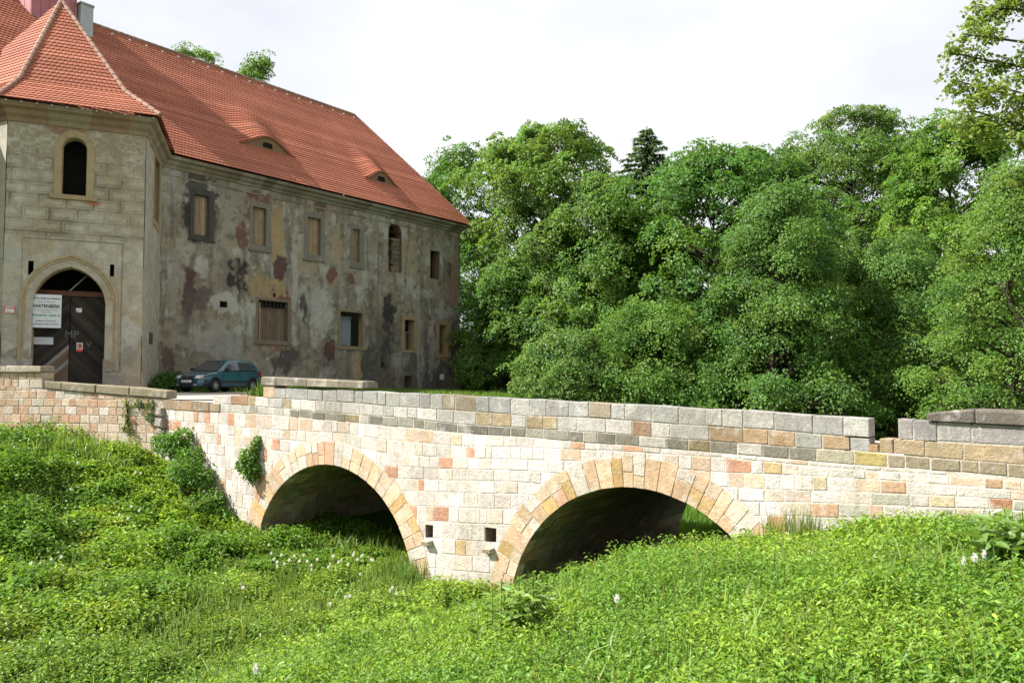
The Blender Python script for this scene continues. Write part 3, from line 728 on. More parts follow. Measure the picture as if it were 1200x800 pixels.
def bulge(A, t, tr=None):
    """lift of the tile surface over the eyebrow dormers; tr = the row's own start"""
    u = (A[:, :2]-FA.O)@FA.d; h = np.zeros(len(A)); tq = t if tr is None else tr
    for uc, hw, tf, dt in DORM:
        if tq >= tf-1e-6:
            x = np.clip((u-uc)/(hw*1.25), -1, 1)
            h += .76*np.cos(x*math.pi/2)**2*max(0, 1-(t-tf)/dt)
    return np.stack([h*0, h*0, h], 1)
mb = MB(); tiles(mb, e0, e1, r0p, r1p, disp=bulge)
e2 = FA(FEND+OV, -W_-OV, ZE); tiles(mb, e1, e2, r1p, r1p+(e2-e1)*.001, seg=.15)
tiles(mb, e2, FA(-16, -W_-OV, ZE), r1p, r0p, row=.5, seg=.4)
for k in range(70):                                                          # pale snow hooks
    u = uJ+.5+k*.5
    if u < ru1 and k % 2 == 0:
        p = e0+(r0p-e0)*.955; q = FA(u, 0, 0)[:2]; o_ = FA(u, OV-(OV+HW)*.955, ZE+(ZR-ZE)*.955)+nrm_r*.05
        mb.hexa([o_+np.array(d) for d in ((-.05, -.05, -.03), (.05, -.05, -.03), (.05, .05, -.03), (-.05, .05, -.03))], [o_+np.array(d) for d in ((-.05, -.05, .05), (.05, -.05, .05), (.05, .05, .05), (-.05, .05, .05))], (.6, .58, .55))
roof = mb.build('roof', M['tile'], castle)
mb = MB()
def ridge_row(mb, a, b, r=.12, col=(.30, .185, .135)):
    a, b = np.asarray(a), np.asarray(b); n = max(2, int(np.linalg.norm(b-a)/.4))
    for k in range(n):
        p, q = a+(b-a)*k/n, a+(b-a)*(k+1.1)/n
        mb.tube([p, q], [r*1.1, r*.92], 8, col=jit(col, .85, 1.15))
ridge_row(mb, r0p, r1p); ridge_row(mb, r1p, e1, .10, (.33, .13, .085)); mb.build('ridge_tiles', M['tile'], roof)
for uc, hw, tf, dt in DORM:
    mb = MB(); n_ = 20; lo = []; hi = []
    for k in range(n_+1):
        x = -1+2*k/n_; u = uc+x*hw*1.2
        base = FA(u, OV-(OV+HW)*tf, ZE+(ZR-ZE)*tf); h = .76*math.cos(x*1.2/1.25*math.pi/2)**2
        sft = np.append(-FA.n*.03, 0)
        lo.append(base+sft); hi.append(base+sft+np.array((0, 0, h+.02)))
    mb.grid([lo, hi], (.21, .135, .075)); d_ = mb.build('eyebrow_dormer', M['wood'], roof)
    mb = MB(); b_ = FA(uc-.02, OV-(OV+HW)*tf, ZE+(ZR-ZE)*tf)
    P = [b_+np.append(FA.d*x+FA.n*.012, z) for x, z in ((-.33, .16), (.33, .16), (.28, .44), (-.28, .44))]
    mb.hexa([p-np.append(FA.n*.05, 0) for p in P], P); mb.build('dark_vent_plate', M['dark'], d_)  # solid near-black plate, the shade inside the vent painted on
    mb = MB(); ridge = [p+np.append(FA.n*.07, .03) for p in hi]; mb.tube(ridge, .045, 6, col=(.36, .12, .07)); mb.build('dormer_edge', M['tile'], d_)
# chimney and turret
def shaft(px0, px1, pyb, pyt, dep, col, name, par, top=None):
    mb = MB(); a, b = at(px0, pyb, dep), at(px1, pyb, dep); w = (b[0]-a[0]); zt_ = top if top else at(px0, pyt, dep)[2]; zb_ = 12
    cx, cy = (a[0]+b[0])/2, dep; s_, c_ = math.sin(R_(-53)), math.cos(R_(-53))
    q = [(x*w*.36, y*w*.36) for x, y in ((-1, -1), (1, -1), (1, 1), (-1, 1))]
    Q = [(cx+x*fd[0]+y*fd[1], cy+x*fd[1]-y*fd[0]) for x, y in q]
    mb.hexa([(*p, zb_) for p in Q], [(*p, zt_) for p in Q], col)
    Q2 = [(cx+(p[0]-cx)*1.12, cy+(p[1]-cy)*1.12) for p in Q]
    mb.hexa([(*p, zt_+.002) for p in Q2], [(*p, zt_+.12) for p in Q2], tuple(x*.7 for x in col))
    return mb.build(name, M['paint'], par)
o = shaft(88, 108, 40, 9, 43.2, (.40, .43, .46), 'chimney', roof); o['label'] = 'grey sheet metal chimney'
# ------------------------------------------------------------------ gatehouse
gate = thing('gatehouse', 'beige plastered gatehouse tower with pointed gate arch and steep red roof', 'gatehouse', GA(-2.6, -2.5, -.3))
gu0, gu1 = -4.10, -1.42; gm = (gu0+gu1)/2; gz_ap = 4.85; gz_sp = 3.25
def pointed(w, h0, h1, n=20):
    """half outline of a pointed arch: list of (du, z), from the spring to the apex"""
    hh = h1-h0; rad = (w*w+hh*hh)/(2*w)
    out = []
    for k in range(n+1):
        z = hh*k/n; x = w-rad+math.sqrt(max(0, rad*rad-z*z)); out.append((x, h0+z))
    return out
PA = pointed((gu1-gu0)/2, gz_sp, gz_ap)
wa = frect(GA, 72, 178, 102, 229); wm = (wa[0]+wa[1])/2; ww = (wa[1]-wa[0])/2; wz1 = GA.uz(86, 161)[1]; WA = [(ww*math.cos(t), wz1-ww+ww*math.sin(t)) for t in np.linspace(0, math.pi/2, 12)]
SL = [frect(GA, 33.5, 306, 39, 322), frect(GA, 128.5, 310, 133.5, 324)]
def g_in(u, z):
    du = np.abs(u-gm); pz = np.array([p[1] for p in PA]); pxx = np.array([p[0] for p in PA])
    r = (du < np.where(z < gz_sp, (gu1-gu0)/2, np.interp(z, pz, pxx)))&(z < gz_ap)
    dw = np.abs(u-wm); zc = wz1-ww
    r |= (z > wa[2]) & (dw < np.where(z < zc, ww, np.sqrt(np.clip(ww*ww-(z-zc)**2, 0, None)))) & (z < wz1)
    for a, b, c, d in SL: r |= (u > a) & (u < b) & (z > c) & (z < d)
    return r
def gate_col(U, Z):
    c = 1.35*plaster_base(U+40, Z, 13); c = lerp(c, np.array((.49, .44, .36)), np.full(U.shape, .55))
    c = lerp(c, (.47, .445, .385), smooth(.5, .62, fbm(U*1.2, Z*1.6, 61, 5))*.5)
    c = lerp(c, (.36, .285, .18), smooth(.5, .65, fbm(U*.7+8, Z*.5, 66, 5))*.55)
    # scratched plaster blocks: two thin outlines per block
    bh, bw = .52, 1.02
    row = np.floor(Z/bh); fu = ((U+row*bw*.5+.13*np.sin(row*7))/bw) % 1; fz = (Z/bh) % 1
    de = np.minimum(np.minimum(fu, 1-fu)*bw, np.minimum(fz, 1-fz)*bh)
    ln = np.maximum(1-smooth(.018, .04, np.abs(de-.03)), .8*(1-smooth(.014, .034, np.abs(de-.125))))
    wear = smooth(.42, .6, fbm(U*.9, Z*.9, 71, 5))
    zone = smooth(5.9, 6.1, Z)*(1-smooth(9.4, 9.9, Z))
    c = lerp(c, (.17, .145, .11), ln*.85*zone*(1-.5*wear))
    # rough rubble band under the cornice
    rb = .9*smooth(8.7, 9.2, Z+.5*(fbm(U*2, Z*2, 72, 4)-.5)); cell = vnoise(U*5.5+vnoise(U*3, Z*3, 8), Z*8, 73)
    c = lerp(c, np.array((.30, .25, .18)), rb*smooth(.3, .7, cell)); c = lerp(c, np.array((.17, .14, .1)), rb*(1-smooth(.2, .3, cell))*.5)
    for px, py, rx, ry, col, sd in ((85, 150, .9, .4, (.27, .14, .09), 1), (70, 229, .3, .1, (.40, .17, .09), 2), (110, 238, .35, .16, (.40, .17, .09), 3), (150, 400, .4, 1.1, (.44, .42, .38), 4), (151, 300, .3, .35, (.4, .38, .34), 5), (15, 300, .5, .5, (.41, .39, .34), 6), (150, 420, .5, .5, (.3, .27, .22), 8), (20, 415, .8, .4, (.27, .23, .17), 9)):
        c = patch(c, U, Z, GA, px, py, rx, ry, np.array(col), .25, sd+60, .85, .5)
    fr_ = frect(GA, 26.5, 282, 144, 291)
    ring = (np.abs(Z-fr_[3]) < .03) & (U > fr_[0]) & (U < fr_[1]) | ((np.abs(U-fr_[0]) < .025) | (np.abs(U-fr_[1]) < .025)) & (Z < fr_[3])
    c[ring] = c[ring]*.6
    return c
V, Fq, c = wall_grid(GA, -5.17, 0, -.6, EAVE, .032, g_in, gate_col, .018, 4, 0, 13, 40)
link('front_wall', np_mesh('front_wall', V, Fq, c, 'POINT', True), M['plaster'], gate)
def side_col(U, Z):
    c = plaster_base(U+70, Z, 23); return 1.3*lerp(c, np.array((.36, .335, .28)), np.full(U.shape, .55))
SW = (SI.uz(181, 178)[0], SI.uz(187.5, 178)[0]); swz = (SI.uz(184, 262)[1], SI.uz(184, 188)[1])
def s_in(u, z): return (u > SW[0]) & (u < SW[1]) & (z > swz[0]) & (z < swz[1])
V, Fq, c = wall_grid(SI, 0, float(tJ)+.02, -.6, EAVE, .06, s_in, side_col, .015, 6)
link('side_wall', np_mesh('side_wall', V, Fq, c, 'POINT', True), M['plaster'], gate)
V, Fq, c = wall_grid(LF, 0, 9, -.6, EAVE, .06, lambda u, z: u < -9, lambda U, Z: lerp(side_col(U+9, Z), np.array((.42, .38, .3)), np.full(U.shape, .4)), .015, 8)
link('side_wall', np_mesh('side_wall', V, Fq, c, 'POINT', True), M['plaster'], gate)
mb = MB(); recess(mb, SI, (SW[0]-.04, SW[1]+.04, swz[0]-.04, swz[1]+.04), .4, (.3, .24, .15), (.03, .028, .025)); w = mb.build('window', M['dressed'], gate)
mb = MB(); frame_rect(mb, SI, (SW[0]-.28, SW[1]+.28, swz[0]-.3, swz[1]+.3), (SW[0], SW[1], swz[0], swz[1]), -.03, .05, (.36, .28, .16)); mb.build('stone_frame', M['dressed'], w, bevel=.01)
mb = MB(); recess(mb, SI, (SI.uz(175, 390)[0], SI.uz(179, 390)[0], SI.uz(177, 403)[1], SI.uz(177, 390)[1]), .02, (.05, .045, .04)); 
for i in range(len(mb.v)): pass
sl = (SI.uz(174.5, 390)[0], SI.uz(178.5, 390)[0], SI.uz(177, 403)[1], SI.uz(177, 390)[1])
mb = MB(); mb.fbox(SI, sl[0], sl[1], -.02, .025, sl[2], sl[3], (.09, .08, .07)); mb.build('blocked_slit', M['dressed'], gate)
for r in SL:
    mb = MB(); recess(mb, GA, (r[0]-.03, r[1]+.03, r[2]-.03, r[3]+.03), .5, (.13, .1, .075), (.01, .01, .01)); mb.build('slit', M['dressed'], gate)
# arch mouldings: swept pointed outlines
def outline(half, cu, zbase, off):
    """offset outline of an arch: left foot up over the apex and down"""
    q = [(half[0][0], zbase)]+list(half); pts = []
    for i, (x, z) in enumerate(q):
        if i < 2: nx, nz = 1, 0
        else:
            a, b = q[i-1], q[min(i+1, len(q)-1)]; tx, tz = b[0]-a[0], b[1]-a[1]; l = math.hypot(tx, tz); nx, nz = tz/l, -tx/l
        pts.append([max(0, x+off*nx) if i < len(q)-1 else 0, z+off*nz if i < len(q)-1 else z+off*(1.12 if half[-1][0] < .01 and q[-2][0]-q[-1][0] < .3 else 1)])
    return [(cu-x, z) for x, z in pts]+[(cu+x, z) for x, z in pts[::-1][1:]]
def arch_mould(name, half, cu, zbase, prof, col, par, inner=None):
    mb = MB(); rows = [[GA(u, s, z) for u, z in outline(half, cu, zbase, off)] for off, s in prof]
    for a, b in zip(rows[:-1], rows[1:]):
        for j in range(len(a)-1):
            mb.quad(a[j], a[j+1], b[j+1], b[j], col=jit(col, .93, 1.07))
    return mb.build(name, M['dressed'], par)
arch_mould('gate_arch', PA, gm, -.4, [(-.02, -.75), (-.02, -.24), (.05, -.12), (.09, -.16), (.17, -.02), (.22, -.05), (.30, .05), (.36, .03), (.40, .08), (.48, .08), (.51, -.03)], (.38, .305, .205), gate)
arch_mould('window_surround', WA, wm, wa[2], [(-.03, -.5), (-.03, -.02), (0, .05), (.27, .055), (.29, -.02)], (.35, .27, .165), gate)
mb = MB(); mb.fbox(GA, wm-ww-.42, wm+ww+.42, -.3, .1, wa[2]-.2, wa[2], (.33, .25, .15)); mb.build('window_sill', M['dressed'], gate, bevel=.015)
mb = MB(); mb.quad(*[GA(u, -1.0, z) for u, z in ((wm-1.2, wa[2]-.3), (wm+1.2, wa[2]-.3), (wm+1.2, wz1+.4), (wm-1.2, wz1+.4))]); 
for u in (wm-1.2, wm+1.2): mb.quad(*[GA(u, s, z) for s, z in ((-1, wa[2]-.3), (0-.06, wa[2]-.3), (-.06, wz1+.4), (-1, wz1+.4))])
mb.build('dark_window_backing', M['dark'], gate)  # box painted near-black for the darkness behind the arched window
mb = MB(); mb.quad(*[GA(u, -2.2, z) for u, z in ((gu0-.6, -.6), (gu1+.6, -.6), (gu1+.6, 5.4), (gu0-.6, 5.4))]);
for u in (gu0-.3, gu1+.3): mb.quad(*[GA(u, s, z) for s, z in ((-2.2, -.6), (-.7, -.6), (-.7, 5.4), (-2.2, 5.4))])
mb.quad(*[GA(u, s, 5.3) for u, s in ((gu0-.5, -2.2), (gu1+.5, -2.2), (gu1+.5, -.6), (gu0-.5, -.6))]); mb.build('gate_passage', M['dark'], gate)  # backing walls and ceiling painted near-black for the shade behind the gate
# base stones by the gate jambs
for u0, u1, z0, z1 in ((-1.47, -.62, -.5, .42), (-1.47, -.85, .43, .98), (-4.75, -4.05, -.5, .35), (-4.5, -4.05, .36, .95)):
    mb = MB(); emit(mb, [(u0, z0), (u1, z0), (u1-.03, z1), (u0, z1)], .1, .05, pick([(1, (.33, .28, .2)), (1, (.38, .35, .3))]), GA, -.4); mb.build('jamb_base', M['stone'], gate)
# doors: two leaves of diagonal boards
zt_ = 3.78
def leaf(name, a, b, z0, z1, sgn, pal, repaired):
    mb = MB(); w = .2; d0 = -6
    mb.fbox(GA, a, b, -.62, -.58, z0, z1, (.03, .026, .022))
    for k in range(80):
        c0 = d0+k*w
        # board between lines z - sgn*u = c0 and c0 + w
        poly = [(a+.004, z0), (b-.004, z0), (b-.004, z1), (a+.004, z1)]
        poly = clip(poly, -sgn, 1, c0+.006)
        if len(poly) < 3: continue
        poly = clip(poly, sgn, -1, -(c0+w-.006))
        if len(poly) < 3: continue
        mid = sum(p[1] for p in poly)/len(poly)
        col = jit(random.choice(pal), .75, 1.25)
        if repaired and mid < 1.75 and (mid+sgn*0) > -.3 and (c0-4.0+0) is not None:
            x = c0-(z0-sgn*b)
            if .2 < x < 1.9: col = jit(random.choice(((.17, .115, .075), (.22, .2, .18), (.15, .11, .08))), .8, 1.2)
        emit(mb, poly, -.55+random.uniform(0, .01), .008, col, GA, -.59, .002)
    return mb.build(name, M['wood'], gate)
DK = ((.035, .028, .024), (.045, .035, .028), (.03, .026, .024), (.05, .042, .035))
leaf('door_leaf', gu0, gm-.02, -.3, zt_-.12, 1, DK, True)
d2 = leaf('door_leaf', gm+.005, gu1, -.3, zt_-.12, -1, DK, False)
mb = MB(); mb.fbox(GA, gu0-.03, gu1+.03, -.62, -.46, zt_-.12, zt_+.10, (.11, .05, .033)); mb.build('transom_beam', M['wood'], gate)
mb = MB(); mb.tube([GA(gm-.05, -.5, zt_+.1), GA(gm+.55, -.9, gz_ap-.25)], .025, 6, (.3, .3, .3)); mb.build('stay_rod', M['paint'], gate)
# text helper
def text(body, fr, u, z, size, col, s, parent, name='lettering', bold=0., xs=1., align='CENTER', rot=0, maxw=None):
    cu = bpy.data.curves.new(name, 'FONT'); cu.body = body; cu.size = size; cu.align_x = align; cu.align_y = 'CENTER'; cu.extrude = .002; cu.offset = bold
    o = bpy.data.objects.new('tmp', cu); COL.objects.link(o)
    m = M.get('ink%s' % (col,)) or simple('ink', col, .7); M['ink%s' % (col,)] = m
    dg = bpy.context.evaluated_depsgraph_get(); me = bpy.data.meshes.new_from_object(o.evaluated_get(dg)); bpy.data.objects.remove(o)
    from mathutils import Matrix
    wd = max((v.co.x for v in me.vertices), default=0)-min((v.co.x for v in me.vertices), default=0)
    if maxw and wd*xs > maxw: xs = maxw/wd
    x = Vector((*fr.d, 0)); n_ = Vector((*fr.n, 0)); zz = Vector((0, 0, 1))
    mat = Matrix((x, zz, n_)).transposed().to_4x4() @ Matrix.Rotation(rot, 4, 'Z') @ Matrix.Diagonal((xs, 1, 1, 1)); mat.translation = Vector([float(q) for q in fr(u, s, z)])
    me.transform(mat); me.materials.clear()
    return link(name, me, m, parent)
# graffiti on the right leaf
for b_, px, py, sz in (('MP', 84, 392, .42), ('V', 104, 404, .34)):
    u, z = GA.uz(px, py, -.54); text(b_, GA, u, z, sz, (.12, .12, .125), -.535, d2, 'chalk_graffiti')
def plate(name, rect, s, col, label, cat, t=.02, group=None, fr=GA):
    mb = MB(); a, b, c, d = rect; mb.fbox(fr, a, b, s, s+t, c, d, col); o = mb.build(name, M['board']); return tag(o, label, cat, group)
def grect(x0, y0, x1, y1, s):
    a = GA.uz(x0, y0, s); b = GA.uz(x1, y0, s); c = GA.uz(x1, y1, s); d = GA.uz(x0, y1, s); return ((a[0]+d[0])/2, (b[0]+c[0])/2, (c[1]+d[1])/2, (a[1]+b[1])/2)
S_ = -.12; r = grect(36.5, 345, 72, 384, S_)
sg = plate('castle_sign', r, S_, (.62, .63, .66), 'large white information sign with black and green lettering on left gate leaf', 'sign')
cu_ = (r[0]+r[1])/2; hh = r[3]-r[2]; ww_ = r[1]-r[0]
for body, f, size, col, bold in (('Město Stráž pod Ralskem', .88, .105, (.03, .03, .03), .002), ('zámek a hradní areál', .775, .075, (.05, .05, .05), 0), ('VARTENBERK', .645, .19, (.02, .02, .02), .006), ('t.č. areál není veřejně přístupný', .535, .068, (.05, .05, .05), 0), ('(rekonstrukce)', .465, .062, (.05, .05, .05), 0), ('Rekonstrukce zámku 10', .375, .115, (.02, .22, .07), .004), ('za', .27, .06, (.05, .05, .05), 0), ('podpory ministerstva', .205, .085, (.03, .03, .03), .001), ('architektonického dědictví', .11, .085, (.03, .03, .03), .001)):
    text(body, GA, cu_, r[2]+hh*f, size, col, S_+.0215, sg, 'lettering', bold, maxw=ww_*.92)
S_ = -.5; r = grect(39.5, 395, 62.5, 403.5, S_-.03); plate('blank_panel', r, S_-.03, (.55, .55, .60), 'small blank white panel below the large sign on the gate', 'panel')
r = grect(89.5, 401.5, 97, 412, S_-.02); pn = plate('warning_sticker', r, S_-.02, (.60, .52, .45), 'small red and white no entry notice on right gate leaf', 'notice', .008)
mb = MB(); a, b, c, d = r; mb.fbox(GA, a, b, S_-.011, S_-.008, c, c+(d-c)*.27, (.55, .05, .03)); mb.build('red_strip', M['board'], pn)
mb = MB(); uc, zc = (a+b)/2, c+(d-c)*.63; rr_ = (b-a)*.42
ring = [[GA(uc+q*math.cos(t), S_-.009, zc+q*math.sin(t)) for q in (rr_, rr_*.72)] for t in np.linspace(0, 2*math.pi, 25)]; mb.grid(ring, (.5, .06, .04))
mb.quad(*[GA(uc+x, S_-.0085, zc+z) for x, z in ((-rr_*.6, rr_*.45), (-rr_*.45, rr_*.6), (rr_*.6, -rr_*.45), (rr_*.45, -rr_*.6))], col=(.5, .06, .04))
mb.fbox(GA, uc-.02, uc+.05, S_-.011, S_-.0095, zc-.08, zc+.07, (.03, .03, .03)); mb.build('symbol', M['board'], pn)
r = grect(89, 361, 96, 366, S_-.02); o = plate('paper_scrap', r, S_-.02, (.62, .60, .60), 'torn white paper scrap stuck high on right gate leaf', 'paper', .004)
mb = MB(); mb.fbox(GA, r[0]+.01, r[0]+.07, S_-.016, S_-.013, r[2]+.01, r[2]+.06, (.5, .08, .08)); mb.build('red_corner', M['board'], o)
r = frect(GA, 5.5, 358, 17.5, 367); r = (max(r[0], -5.1), r[1], r[2], r[3]); o = plate('street_sign', r, .03, (.66, .64, .63), 'small white wall plate with red lettering beside the gate arch', 'sign')
mb = MB(); a, b, c, d = r; t = .02
for q in ((a, b, c, c+t), (a, b, d-t, d), (a, a+t, c+t, d-t), (b-t, b, c+t, d-t)): mb.fbox(GA, q[0], q[1], .0505, .053, q[2], q[3], (.5, .07, .06))
mb.build('red_border', M['board'], o)
text('ZÁMEK', GA, (a+b)/2, d-.1, .12, (.45, .05, .05), .0525, o, 'lettering', .002); text('č.p. 1', GA, (a+b)/2, c+.08, .1, (.3, .05, .05), .0525, o)
# cornice + roof of the gatehouse
sweep([LF(9, 0, 0)[:2], TL, TRc, TJ-sd_*.05], PROFG, lambda: jit(random.choice(((.27, .21, .145), (.31, .25, .175), (.25, .165, .11))), .85, 1.15)).build('cornice', M['plaster'], gate)
mb = MB(); apex = at(72, 1, 37.6)
def miter(p, n1, n2, off): n_ = n1+n2; n_ = n_/np.linalg.norm(n_); return p+n_*off/(n_@n1)
c1 = miter(TL, LF.n, GA.n, OV); c2 = miter(TRc, GA.n, SI.n, OV); c3 = TJ+SI.n*OV+sd_*.9; c0_ = LF(9, OV, 0)[:2]
E3 = lambda p, z: np.array([p[0], p[1], z])
fl = .26
up = lambda p: E3(p, ZE)+(apex-E3(p, ZE))*fl*np.array([1.25, 1.25, .80])
for a, b in ((c1, c2), (c2, c3), (c0_, c1)):
    tiles(mb, E3(a, ZE), E3(b, ZE), up(a), up(b), row=.24); tiles(mb, up(a), up(b), apex, apex+(up(b)-up(a))*.002, row=.24)
groof = mb.build('roof', M['tile'], gate)
mb = MB()
for p in (c1, c2): ridge_row(mb, E3(p, ZE)+np.array((0, 0, .05)), up(p)+np.array((0, 0, .05)), .10, (.33, .20, .145)); ridge_row(mb, up(p)+np.array((0, 0, .05)), apex, .10, (.33, .20, .145))
mb.build('hip_tiles', M['tile'], groof)
for k in range(11):
    t = (k+.5)/11; p = c1*(1-t)+c2*t-GA.n*.1; mb = MB()
    mb.tube([E3(p, ZE-.12), E3(p+GA.n*.06, ZE-.12)], .05, 6, (.27, .26, .25)); mb.build('rafter_clip', M['paint'], gate)
# turret behind the gatehouse roof
tc = at(50, 20, 42.5); tw = 1.62
tur = thing('turret', 'faded red sheet metal turret rising behind the gatehouse roof', 'turret', (tc[0], tc[1], 11))
mb = MB(); ang = [R_(a+12) for a in range(0, 360, 45)]
cols = [(.46, .17, .19), (.5, .22, .24), (.44, .15, .17), (.60, .34, .37), (.62, .44, .47), (.54, .24, .27), (.46, .16, .19), (.46, .17, .19)]
for k in range(8):
    a, b = ang[k], ang[(k+1) % 8]
    for j in range(3):
        f0, f1 = j/3, (j+1)/3
        p = [np.array((tc[0]+tw*(math.cos(a)*(1-f)+math.cos(b)*f), tc[1]+tw*(math.sin(a)*(1-f)+math.sin(b)*f))) for f in (f0+.01, f1-.01)]
        mb.quad(E3(p[0], 11), E3(p[1], 11), E3(p[1], 24), E3(p[0], 24), col=jit(cols[k], .88, 1.1))
        q = [np.array((tc[0]+tw*.992*(math.cos(a)*(1-f)+math.cos(b)*f), tc[1]+tw*.992*(math.sin(a)*(1-f)+math.sin(b)*f))) for f in (f0, f1)]
        mb.quad(E3(q[0], 11), E3(q[1], 11), E3(q[1], 24), E3(q[0], 24), col=(.3, .1, .1))
for k in range(8): mb.tube([E3(tc[:2]+tw*1.0*np.array((math.cos(ang[k]), math.sin(ang[k]))), 11), E3(tc[:2]+tw*1.0*np.array((math.cos(ang[k]), math.sin(ang[k]))), 24)], .05, 5, (.5, .22, .22))
mb.build('shaft', M['paint'], tur)
mb = MB(); mb.grid([[E3(tc[:2]+q*np.array((math.cos(a), math.sin(a))), z) for a in ang] for q, z in ((tw*1.2, 24), (tw*1.15, 24.4), (tw*.6, 26), (.1, 28.5))], (.35, .1, .09), closed=True); mb.build('cap_roof', M['paint'], tur)
#VEG<
# ------------------------------------------------------------------ vegetation
def unit(a): return a/(np.linalg.norm(a, axis=-1, keepdims=True)+1e-9)
def leaf_quads(C, D, Nn, Ln, Wd, fold=.12):
    D = unit(D); S = unit(np.cross(D, Nn)); Nn = np.cross(S, D)
    Ln = np.broadcast_to(np.asarray(Ln, float), (len(C),))[:, None]; Wd = np.broadcast_to(np.asarray(Wd, float), (len(C),))[:, None]
    mid = C+D*Ln*.45; r = mid+S*Wd*.5+Nn*Wd*fold*2; l = mid-S*Wd*.5+Nn*Wd*fold*2; tip = C+D*Ln-Nn*Ln*.10
    V = np.stack([C, r, tip, l], 1).reshape(-1, 3)
    return V, np.arange(len(V)).reshape(-1, 4)
def leaf_six(C, D, Nn, Ln, Wd, fold=.13):
    D = unit(D); S = unit(np.cross(D, Nn)); Nn = np.cross(S, D)
    Ln = np.asarray(Ln, float)[:, None]; Wd = np.asarray(Wd, float)[:, None]
    P = [C, C+D*Ln*.28+S*Wd*.46+Nn*Wd*fold*1.6, C+D*Ln*.62+S*Wd*.36+Nn*(Wd*fold-Ln*.03), C+D*Ln-Nn*Ln*.16, C+D*Ln*.62-S*Wd*.36+Nn*(Wd*fold-Ln*.03), C+D*Ln*.28-S*Wd*.46+Nn*Wd*fold*1.6]
    V = np.stack(P, 1).reshape(-1, 3); b = np.arange(len(C))[:, None]*6
    F = np.concatenate([b+np.array([[0, 1, 2, 3]]), b+np.array([[0, 3, 4, 5]])], 0)
    return V, F
def tint(base, n, v=.16, hue=.10, rng=RNG):
    k = np.exp(rng.normal(0, v, n))[:, None]; h = rng.normal(0, hue, n)[:, None]
    return np.clip(np.asarray(base)*k*np.concatenate([1+h*1.2, 1+h*.25, 1-h*.6], 1), .004, 4)
def rnd_dir(n, rng): return unit(rng.normal(size=(n, 3)))
def spray_leaves(cen, nrm, k, rs, size, rng, droop=.25):
    """k leaves round each spray centre, lying in a drooping disc"""
    n = len(cen); c = np.repeat(cen, k, 0); nn = np.repeat(nrm, k, 0); N_ = n*k
    a = unit(np.cross(nn, rng.normal(size=(N_, 3)))); rad = np.sqrt(rng.random(N_))*np.repeat(rs*rng.uniform(.6, 1.25, n), k)
    pos = c+a*rad[:, None]+nn*rng.normal(0, .05, N_)[:, None]; pos[:, 2] -= droop*rad**2/np.maximum(.2, np.repeat(np.full(n, rs), k))
    D = unit(a+rng.normal(0, .5, (N_, 3))+np.array((0, 0, -.35))); Nn = unit(nn+rng.normal(0, .42, (N_, 3)))
    L_ = size*rng.uniform(.7, 1.25, N_)
    return pos, D, Nn, L_
TREE_MESH = []
